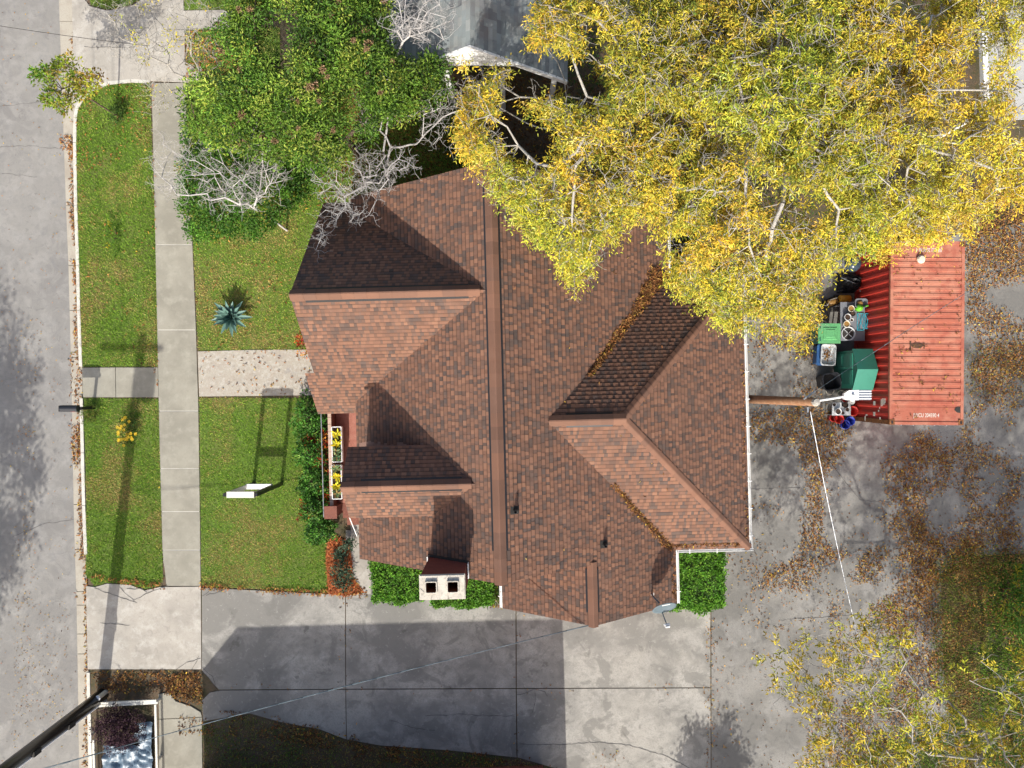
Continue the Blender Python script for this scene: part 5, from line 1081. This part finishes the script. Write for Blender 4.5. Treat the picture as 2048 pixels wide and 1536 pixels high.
def pecan(label, base, fork, outline, n, hf, nf, holes, seed, lf=.38, ll=.102, wl=.0245, wts=YW, dens=.415, rt=.0085, group='yellow pecan trees', extra=None, nl=9):
    t = empty('pecan_tree', (base[0], base[1], 0), 0, label=label, cat='tree', group=group)
    P = sample_px(outline, n, hf, holes)
    if extra is not None: P = np.concatenate([P, extra])
    if dens:
        f = fbm(P[:, 0] * .7, P[:, 1] * .7 + P[:, 2] * .4, seed, 3); P = P[f > dens]
    tr = [(base[0], base[1], 0), (base[0] + (fork[0] - base[0]) * .5, base[1] + (fork[1] - base[1]) * .5, fork[2] * .55), fork]
    limbs = []
    cpx = Pn(P)
    for j in range(nl):   # long limbs that run out just under the top of the crown
        a = 2 * math.pi * (j + .4 * random.random()) / nl; rr = (cpx.max(0) - cpx.min(0)) * .42; f2 = Pn(np.array([fork]))[0]; ch = []
        for u in (.12, .25, .4, .55, .7, .85, 1.0):
            b_ = a + .35 * math.sin(u * 4 + j * 2.1); q = np.array([f2[0] * (1 - u) + (cpx[:, 0].mean()) * u * 1.0 + rr[0] * u * math.cos(b_), f2[1] * (1 - u) + cpx[:, 1].mean() * u + rr[1] * u * math.sin(b_)])
            near = P[np.argsort(np.abs(cpx - q).sum(1))[:10]]; ht = near[:, 2].max() - .25; h_ = fork[2] + (ht - fork[2]) * min(1, u * 2.4); ch.append(Wn(np.array([q[0]]), np.array([q[1]]), np.array([h_]))[0])
        limbs.append(ch)
    A, par, tips = skeleton(tr, P, .32, .42, .09, 2, .03, limbs); r = radii(A, par, rt, 2.25, .10)
    big = r > .022; V1 = tubes(A, par, r, 6)
    woodobj('trunk', join(V1, twigs(A, tips, 1, .45, 1.0, .25, 2, .007)), M['bark'], t)
    cen = np.array(fork); out = unit(P - cen); tint = (.72 + .55 * fbm(P[:, 0] * .9 + 3, P[:, 1] * .9, seed + 4, 3))[:, None] * np.array([[1., 1., 1.]])
    g_ = (fbm(P[:, 0] * .6 + 9, P[:, 1] * .6, seed + 9, 3)[:, None] - .5) * 1.3; tint = tint * np.concatenate([1 - .5 * g_, 1 + .1 * g_, 1 + 0 * g_], 1).clip(.45, 1.4)
    Q = A[tips]; leafobj('crown', fronds(Q + rng.normal(0, .14, Q.shape) - np.array([[0, 0, .15]]), nf, 9, lf, ll, wl, YEL, wts, .45, tint=tint[np.argsort(np.linalg.norm(P - A[2], axis=1))], out=unit(Q - cen)), M['leaf'], t)
    return t
def cutx(poly, a, b):   # the part of an outline between two picture columns
    return clip([(a, -80), (b, -80), (b, 760), (a, 760)], [(0, -80), (1, -80)]) if False else None
def sub(a, b): return lambda x, y: ~((x > a) & (x < b))
def outline_between(a, b):
    return [(max(a, min(b, x)), y) for x, y in YOUT]
pecan('yellow leaved pecan tree whose boughs hang over the upper part of the brown roof', (3.4, 8.0), (3.7, 8.1, 4.6), outline_between(900, 1440), 1300, crown_h(1230, 200, 420, 420, 10.2, 5.6), 11, HOLES, 3)
pecan('broad yellow leaved pecan tree in the middle of the upper right mass', (7.6, 8.2), (7.8, 8.4, 4.8), outline_between(1360, 1760), 1400, crown_h(1560, 250, 420, 480, 10.8, 5.2), 11, HOLES, 5)
pecan('golden pecan tree nearest the top right corner, above the container', (10.6, 7.6), (10.8, 7.6, 4.6), outline_between(1690, 2140), 1050, crown_h(1880, 200, 420, 420, 10.5, 5.6), 11, HOLES, 8, wts=[.36, .24, .1, .06, .16, .03, .05])
SE = [(1562, 1300), (1600, 1262), (1660, 1290), (1700, 1265), (1790, 1225), (1830, 1262), (1850, 1330), (1900, 1400), (1975, 1300), (2040, 1300), (2120, 1330), (2120, 1640), (1560, 1640), (1620, 1520), (1640, 1470), (1570, 1410), (1545, 1360)]
pecan('sparse yellow pecan tree in the lower right corner', (18.8, -15.0), (16.6, -14.0, 3.6), SE, 420, crown_h(1850, 1480, 420, 420, 7.6, 4.2), 3, [], 12, wts=[.34, .18, .18, .18, .1, .02, 0], nl=0, dens=.3, lf=.34, ll=.13, wl=.036, rt=.009)
# broad-leaved evergreen at the upper left
GRN = [(.11, .215, .024), (.18, .29, .034), (.06, .13, .018), (.32, .40, .06), (.035, .08, .013)]
lg = empty('evergreen_tree', (-5.6, 8.3, 0), 0, label='large glossy green tree with pinkish seed heads at the upper left', cat='tree')
LO = [(455, -60), (800, -60), (775, 40), (785, 110), (820, 135), (870, 115), (905, 140), (893, 190), (845, 235), (765, 240), (722, 290), (650, 335), (560, 320), (440, 290), (375, 262), (374, 175), (425, 135), (415, 80), (470, 40)]
LH = crown_h(610, 110, 330, 280, 6.8, 3.4)
P = sample_px(LO, 1900, lambda x, y: LH(x, y) , [[(745, 245), (850, 235), (850, 330), (745, 330)]])
f = fbm(P[:, 0] * 1.1, P[:, 1] * 1.1 + P[:, 2] * .5, 21, 3); P = P[f > .42]
sel = P[rng.choice(len(P), 420, replace=False)]
A, par, tips = skeleton([(-5.6, 8.3, 0), (-5.5, 8.2, 1.3), (-5.5, 8.1, 2.4)], sel, .35, .45, .07, 2); r = radii(A, par, .012, 2.3, .18)
woodobj('trunk', tubes(A, par, r, 6), M['brownbark'], lg)
tint = (.42 + .95 * fbm(P[:, 0] * 1.2, P[:, 1] * 1.2, 31, 3))[:, None] * np.ones((1, 3))
leafobj('crown', rosettes(P, 38, .105, .04, GRN, [.32, .26, .2, .14, .08], .34, tint, -.3), M['gloss'], lg)
sm_ = MB(); sv = []; sf = []; sc_ = []
for i in range(70):
    d = rdir(1, -.1, 1)[0]; a = np.array([0, 0, 0]); b = d * random.uniform(.09, .2); s = unit(np.cross(d, [.3, .6, .7])) * .014; t2 = np.cross(d, s)
    j0 = len(sv); sv += [a + s, a - s, b + s * .8, b - s * .8, b * 1.1]; sf.append((j0, j0 + 1, j0 + 3, j0 + 2)); j0 = len(sv); sv += [b + t2 * 1.6, b - t2 * 1.6, b * .75 - t2 * 1.6, b * .75 + t2 * 1.6]; sf.append((j0, j0 + 1, j0 + 2, j0 + 3))
SC = [(.30, .20, .11), (.36, .25, .15), (.25, .16, .08)]
meshes = []
for v in range(4):
    me = bpy.data.meshes.new('seed_head'); me.from_pydata([tuple(x) for x in sv], [], sf); me.update(); face_col(me, pick(SC, len(sf))); me.materials.append(M['litter']); meshes.append(me)
top = P[P[:, 2] > LH(*(Pn(P).T)) - .7]; top = top[rng.choice(len(top), min(85, len(top)), replace=False)]
for i, p in enumerate(top):
    o = bpy.data.objects.new('seed_head', meshes[i % 4]); COL.objects.link(o); o.parent = lg; o.location = (p[0] + 5.6, p[1] - 8.3, p[2] + .32); o.rotation_euler = (random.uniform(-.4, .4), random.uniform(-.4, .4), random.uniform(0, 6)); s = random.uniform(.45, .85); o.scale = (s, s, s)
# dark shrub by the sidewalk
DS = [(372, 245), (362, 330), (358, 400), (372, 440), (378, 472), (450, 478), (515, 478), (560, 440), (620, 392), (640, 350), (620, 300), (500, 260)]
dsb = empty('broadleaf_shrub', (-9.4, 6.9, 0), 0, label='dark green rounded shrub beside the sidewalk under bare twigs', cat='shrub')
dh = crown_h(490, 370, 170, 150, 2.9, 1.0); P = sample_px(DS, 1000, lambda x, y: np.maximum(dh(x, y), .3)); tint = (.5 + .7 * fbm(P[:, 0] * 1.5, P[:, 1] * 1.5, 41, 3))[:, None] * np.ones((1, 3))
leafobj('crown', rosettes(P, 22, .085, .045, [(.06, .17, .015), (.09, .21, .02), (.035, .10, .012), (.25, .24, .03)], [.42, .28, .24, .06], .24, tint, -.3), M['gloss'], dsb)
A, par, tips = skeleton([(-9.4, 6.9, 0), (-9.4, 6.9, .4)], P[:160], .3, .4, .06, 1); woodobj('stems', tubes(A, par, radii(A, par, .008, 2.3, .07), 5), M['brownbark'], dsb)
# bare pale trees
def bare(label, trunk, outline, n, hf, nt=4, L=.42, seed=0, mt='palebark', rt=.0085, leaves=0, gen=2, k=.35, rmax=.11):
    t = empty('bare_tree', (trunk[0][0], trunk[0][1], 0), 0, label=label, cat='tree', group='bare pale trees'); P = sample_px(outline, n, hf)
    A, par, tips = skeleton(trunk, P, k, .3, .13, len(trunk) - 1, .05); r = radii(A, par, rt, 2.25, rmax)
    woodobj('trunk', join(tubes(A, par, r, 6), twigs(A, tips, nt, L, 1.2, .05, gen, .0055)), M[mt], t)
    if leaves:
        Q = A[tips[rng.choice(len(tips), leaves)]]; leafobj('last_leaves', rosettes(Q, 9, .09, .04, [(.6, .5, .06), (.45, .45, .08)], None, .25), M['leaf'], t)
    return t
bare('bare pale twigs spreading from the dark shrub over the sidewalk', [(-8.2, 5.6, 0), (-8.3, 5.7, 1.4), (-8.5, 5.8, 2.6)], [(300, 330), (330, 270), (420, 250), (540, 250), (580, 330), (560, 400), (470, 425), (380, 400), (315, 380)], 110, U(3.0, 4.4), 3, .42, 1)
bare('bare pale tree leaning over the dark corner of the roof', [(-4.7, 7.2, 0), (-4.6, 7.0, 1.6), (-4.7, 6.6, 2.9), (-4.6, 6.2, 3.8)], [(628, 340), (690, 300), (760, 290), (850, 330), (810, 360), (760, 400), (745, 440), (700, 450), (660, 470), (628, 505), (618, 500), (640, 420), (610, 380)], 85, U(3.9, 5.2), 3, .36, 2)
bare('bare pale tree reaching over the grey neighbour roof', [(-4.5, 7.5, 0), (-4.3, 7.8, 2.2), (-3.9, 8.4, 3.6), (-3.4, 9.0, 5.0)], [(770, -40), (900, -40), (905, 40), (920, 60), (870, 90), (820, 80), (780, 60)], 55, U(5.8, 7.2), 3, .36, 3, rmax=.13)
bare('crooked bare tree between the green tree and the yellow trees', [(-4.4, 7.1, 0), (-4.3, 7.3, 1.8), (-3.9, 7.6, 3.2)], [(690, 200), (760, 150), (840, 150), (900, 170), (990, 135), (1010, 170), (940, 215), (880, 290), (830, 290), (800, 240), (740, 260)], 60, U(3.8, 5.4), 3, .36, 4, rmax=.14)
bare('thin bare tree with a few yellow leaves over the neighbour drive', [(-9.6, 9.6, 0), (-9.7, 9.7, 1.6), (-9.9, 9.8, 2.8)], [(180, 20), (290, 0), (420, 0), (460, 60), (440, 150), (370, 220), (310, 260), (280, 160), (210, 90)], 110, U(3.2, 4.8), 3, .42, 5, mt='bark', rt=.007, leaves=40, rmax=.07)
# sapling at the kerb
sp = empty('sapling', W(233, 231), 0, label='slim young tree with green and yellow leaves leaning over the kerb', cat='tree'); b0 = W(233, 231)
SO = [(66, 135), (110, 128), (135, 105), (170, 130), (215, 150), (205, 175), (150, 215), (135, 235), (110, 215), (82, 210), (95, 180), (70, 160)]
P = sample_px(SO, 150, U(2.4, 3.4)); A, par, tips = skeleton([(b0.x, b0.y, 0), (b0.x - .05, b0.y, 1.2), tuple(W(140, 172, 2.5))], P, .3, .25, .08, 2); woodobj('trunk', tubes(A, par, radii(A, par, .005, 2.2, .035), 5), M['brownbark'], sp)
gt = np.clip((Pn(P)[:, :1] - 70) / 130, 0, 1); tint = np.concatenate([.3 + .6 * gt, .7 + .25 * gt, .5 + .4 * gt], 1)
leafobj('crown', rosettes(P, 13, .12, .05, [(.45, .38, .04), (.3, .34, .04), (.5, .28, .06)], None, .16, tint), M['leaf'], sp)
bush('base_shoots', 'leafy shoots round the foot of the slim young tree', 'plant', (b0.x + .15, b0.y - .05, .25), (.28, .4, .28), 420, .09, .03, [(.05, .11, .02), (.09, .15, .03)], stems=4, mt='leaf')
# front garden
IX = [(.055, .165, .018), (.085, .23, .025), (.028, .085, .012), (.2, .32, .06)]
for i, (px, py, rx, ry, lb) in enumerate([(617, 838, .62, .85, 'green shrub next to the front walk under the entry gable'), (620, 905, .55, .6, 'second green shrub from the front walk along the porch'), (628, 965, .55, .6, 'middle green shrub along the porch, near the sign shadow'), (630, 1020, .5, .55, 'green shrub near the porch steps above the last one'), (640, 1063, .52, .42, 'last green shrub of the porch row, next to the straw bed')]):
    p = W(px, py, .7); bush('porch_shrub', lb, 'shrub', (p.x, p.y, .5), (rx, ry, .5), 1500, .10, .05, IX, [.35, .35, .2, .1], 'green shrubs along the porch')
CR = [(.45, .03, .015), (.6, .12, .02), (.25, .02, .02), (.55, .25, .03), (.12, .06, .02)]
for px, py, s, lb in ((609, 690, .3, 'small orange red plant at the corner of the front walk'), (650, 922, .42, 'orange red croton between shrubs and upper planter'), (651, 880, .28, 'dark red croton near the top planter'), (617, 1022, .34, 'red croton at the lawn edge near the steps'), (620, 885, .22, 'tiny dark red croton at the lawn edge'), (651, 985, .3, 'red plant beside the parapet near the lower planter')):
    p = W(px, py, .5); bush('croton', lb, 'plant', (p.x, p.y, .42), (s, s * 1.3, .35), 260, .11, .035, CR, None, 'red crotons by the porch', 3, 'leaf')
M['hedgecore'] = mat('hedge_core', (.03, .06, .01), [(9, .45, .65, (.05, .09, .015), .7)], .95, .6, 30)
HG = [(.085, .23, .016), (.13, .31, .025), (.045, .13, .012), (.2, .38, .04)]
def hedge(label, px0, py0, px1, py1, h, n, pts=None):
    a, b = W(px0, py0, h), W(px1, py1, h); bush('hedge', label, 'hedge', ((a.x + b.x) / 2, (a.y + b.y) / 2, h / 2 + .03), (abs(b.x - a.x) / 2, abs(a.y - b.y) / 2, h / 2), n, .07, .042, HG, [.35, .35, .18, .12], 'clipped hedges', 9, 'gloss', boxy=True)
    t = COL.objects[-1] if False else [o for o in COL.objects if o.get('label') == label][0]; m = MB(); m.box((0, 0, h * .44), (abs(b.x - a.x) * .93, abs(a.y - b.y) * .93, h * .84)); m.build('dark_inner_block', M['hedgecore'], t)  # solid dark block fills the hedge, its colour standing for the shade inside
hedge('clipped green hedge left of the chimney', 742, 1100, 850, 1208, .8, 14000); hedge('low clipped green hedge right of the chimney below the roof edge', 862, 1150, 985, 1216, .8, 10000); hedge('square clipped hedge beside the satellite dish', 1340, 1080, 1452, 1225, .9, 18000)
bush('lily_clump', 'strappy green clump at the right end of the chimney hedge', 'plant', (W(992, 1182).x, W(992, 1182).y, .2), (.28, .3, .25), 240, .25, .02, [(.05, .12, .02), (.2, .28, .03)], None, None, 3, 'leaf')
# straw needles and small plants
q = litter_pts([(655, 1083), (668, 1070), (700, 1085), (704, 1120), (706, 1155), (725, 1183), (690, 1190), (658, 1187), (652, 1120)], 900); P = Wn(q[:, 0], q[:, 1], np.zeros(len(q))); P[:, 2] = .05 + rng.uniform(0, .04, len(P)); n = len(P)
tag(leafobj('pine_straw', leaf_arrays(P, rdir(n, -.15, .3), np.tile([[0, 0, 1.]], (n, 1)) + rng.normal(0, .3, (n, 3)), .12 * rng.uniform(.5, 1.2, n), .016 * np.ones(n), pick([(.62, .19, .06), (.5, .13, .04), (.72, .32, .14), (.3, .07, .03)], n), .1, .15), M['litter'], None), 'orange pine straw mulch in the bed by the steps', 'mulch', kind='stuff')
for px, py, s, h, lb in ((679, 1112, .2, .25, 'smallest grey green plant in the straw bed'), (684, 1142, .34, .45, 'tallest grey green plant in the middle of the straw bed'), (682, 1165, .4, .2, 'spreading dark plant at the lower end of the straw bed'), (696, 1090, .24, .5, 'leafy green plant between straw bed and path')):
    p = W(px, py, h); bush('bed_plant', lb, 'plant', (p.x, p.y, h * .6), (s, s * .8, h * .5), 190, .14, .035, [(.06, .11, .06), (.11, .17, .10), (.04, .07, .04)], None, 'plants in the straw bed', 4, 'leaf')
# agave
ag = empty('agave', W(468, 636), 0, label='blue green agave with a rosette of thick pointed leaves on the lawn', cat='agave'); 
for i in range(38):
    t = i / 37; a = i * 2.39996; el = R(12 + 66 * t) ; L = .78 - .25 * t + random.uniform(-.08, .08); d = Vector((math.cos(a), math.sin(a), 0)); s = Vector((-d.y, d.x, 0)); vs = []; fs = []
    prof = [(0, .05), (.25, .062), (.5, .085), (.72, .062), (.9, .025), (1, .004)]; bend = random.uniform(.1, .45) * (1 - t)
    for u, w in prof:
        c = d * (L * u * math.cos(el)) + Vector((0, 0, .25 + L * (u * math.sin(el) - bend * u * u * .6))); up_ = Vector((0, 0, 1)); th = .02 * (1 - u)
        vs += [c + s * w * .95 + up_ * w * .35, c - up_ * th, c - s * w * .95 + up_ * w * .35, c - up_ * (th + .025 * (1 - u))]
    for j in range(len(prof) - 1):
        o_ = j * 4; fs += [(o_, o_ + 1, o_ + 5, o_ + 4), (o_ + 1, o_ + 2, o_ + 6, o_ + 5), (o_ + 2, o_ + 3, o_ + 7, o_ + 6), (o_ + 3, o_, o_ + 4, o_ + 7)]
    m = MB(); m.add(vs, fs); m.build('leaf', M['agaveG'], ag)
m = MB(); m.lathe([(.09, 0), (.1, .2), (.06, .4), (0, .45)], (0, 0, 0), 10); m.build('core', M['agaveG'], ag)
paint('flowerY', (.75, .52, .03), .6)
# purple bush, yellow flowers, edge shrubs
p = W(238, 1455, .6); bush('purple_bush', 'dark purple leaved bush in the white framed bed', 'shrub', (p.x, p.y, .5), (.88, .82, .55), 5200, .08, .026, [(.035, .016, .026), (.055, .026, .036), (.09, .05, .06), (.022, .01, .016)], None, None, 14, 'litter', .3)
p = W(257, 862, .3); fl = bush('flowering_plant', 'sprawling plant with yellow flowers on the lower verge', 'plant', (p.x, p.y, .2), (.36, .62, .22), 420, .10, .02, [(.04, .10, .015), (.07, .15, .02)], None, None, 6, 'leaf')
for i in range(26):
    a = random.uniform(0, 6.28); rr = math.sqrt(random.random()); c = Vector((p.x + .36 * rr * math.cos(a), p.y + .6 * rr * math.sin(a), .38 + random.uniform(0, .15))); m = MB()
    for j in range(6): b = a + j * 1.05; m.add([(c.x - p.x, c.y - p.y, c.z), (c.x - p.x + .05 * math.cos(b - .3), c.y - p.y + .05 * math.sin(b - .3), c.z + .015), (c.x - p.x + .07 * math.cos(b), c.y - p.y + .07 * math.sin(b), c.z + .005), (c.x - p.x + .05 * math.cos(b + .3), c.y - p.y + .05 * math.sin(b + .3), c.z + .015)], [(0, 1, 2, 3)])
    m.build('flower', M['flowerY'], fl)
p = W(222, 475, .2); bush('verge_weed', 'low yellow flowered weed on the upper verge', 'plant', (p.x, p.y, .1), (.25, .9, .14), 360, .08, .02, [(.09, .2, .02), (.14, .25, .03), (.6, .5, .03)], [.5, .4, .1], None, 3, 'leaf')
p = W(180, 830, .2); bush('mailbox_weeds', 'weedy tuft at the foot of the mailbox post', 'plant', (p.x, p.y, .15), (.3, .4, .18), 420, .12, .014, [(.10, .19, .03), (.2, .2, .05)], None, None, 3, 'leaf')
p = W(2062, 1210, 1.5); bush('edge_shrub', 'leafy green shrub at the right edge below the container', 'shrub', (p.x, p.y, 1.2), (.6, 1.3, 1.0), 1500, .15, .05, [(.07, .17, .02), (.14, .24, .03), (.4, .36, .03)], [.5, .35, .15], None, 8, 'leaf')
for px, py, s, lb in ((905, 250, 1.3, 'shaded dark shrub north of the roof near the bare tree'), (955, 285, 1.0, 'shaded dark shrub north of the roof near the yellow boughs'), (1400, 520, 1.0, 'dark shrub in the gap beside the rear roof'), (1795, 60, 2.0, 'undergrowth added to darken gaps in the golden pecan near the top edge'), (1815, 190, 1.6, 'undergrowth added to darken gaps in the golden pecan, lower clump'), (1590, 380, 1.6, 'undergrowth added to darken gaps in the middle pecan'), (1190, 110, 1.6, 'undergrowth added to darken gaps in the pecan next to the grey roof')):  # pecan undergrowth is added to darken lit soil showing through crown gaps
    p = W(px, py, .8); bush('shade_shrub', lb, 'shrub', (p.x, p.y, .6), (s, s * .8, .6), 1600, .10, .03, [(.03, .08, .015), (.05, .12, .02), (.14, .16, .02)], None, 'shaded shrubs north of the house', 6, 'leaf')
# street tree beyond the left edge: its crown shades the road
s_t = empty('street_tree', (-21.2, -13.2, 0), 0, label='leafy street tree beyond the left edge that shades the road', cat='tree')
d = rdir(520, -.6, 1); P = d * rng.uniform(.45, 1, (520, 1)) * np.array([[3.0, 6.6, 2.0]]) + np.array([[-21.3, -12.4, 7.6]]); f = fbm(P[:, 0] * .6, P[:, 1] * .6, 55, 3); P = P[f > .53]
A, par, tips = skeleton([(-21.2, -13.2, 0), (-21.1, -13, 2.5), (-21, -12.6, 4.6)], P, .35, .6, .08, 2); woodobj('trunk', tubes(A, par, radii(A, par, .014, 2.3, .3), 6), M['brownbark'], s_t)
leafobj('crown', rosettes(P, 52, .17, .08, GRN, None, .62, None, -.5), M['leaf'], s_t)
s_t2 = empty('street_tree', (8.2, -19.5, 0), 0, label='round tree beyond the bottom edge that shades the lower driveway', cat='tree')
d = rdir(260, -.6, 1); P = d * rng.uniform(.3, 1, (260, 1)) * np.array([[1.4, 1.4, 1.6]]) + np.array([[6.7, -19.0, 3.6]])
A, par, tips = skeleton([(6.7, -19.0, 0), (6.7, -19.0, 1.4), (6.7, -19.0, 2.2)], P, .35, .5, .08, 2); s_t2.location = (6.7, -19.0, 0); woodobj('trunk', tubes(A, par, radii(A, par, .012, 2.3, .2), 6), M['brownbark'], s_t2)
leafobj('crown', rosettes(P, 40, .14, .07, GRN, None, .45, None, -.5), M['leaf'], s_t2)
# tall pecan beyond the lower right: its thin high crown dapples the back yard and the container
tall = empty('shade_pecan', (21.5, -21.0, 0), 0, label='tall pecan beyond the bottom right corner that dapples the back yard', cat='tree')
d = rdir(900, -.7, 1); P = d * rng.uniform(.2, 1, (900, 1)) * np.array([[5.6, 6.0, 2.2]]) + np.array([[15.0, -22.5, 14.6]]); f = fbm(P[:, 0] * .45, P[:, 1] * .45, 61, 3); P = P[f > .42]
A, par, tips = skeleton([(21.5, -21.0, 0), (21.3, -21.2, 5.0), (20.2, -21.8, 10.0)], P, .35, .8, .08, 2); woodobj('trunk', tubes(A, par, radii(A, par, .004, 2.6, .2), 5), M['bark'], tall)
leafobj('crown', fronds(A[tips], 4, 9, .5, .15, .05, YEL, YW, .4), M['leaf'], tall)
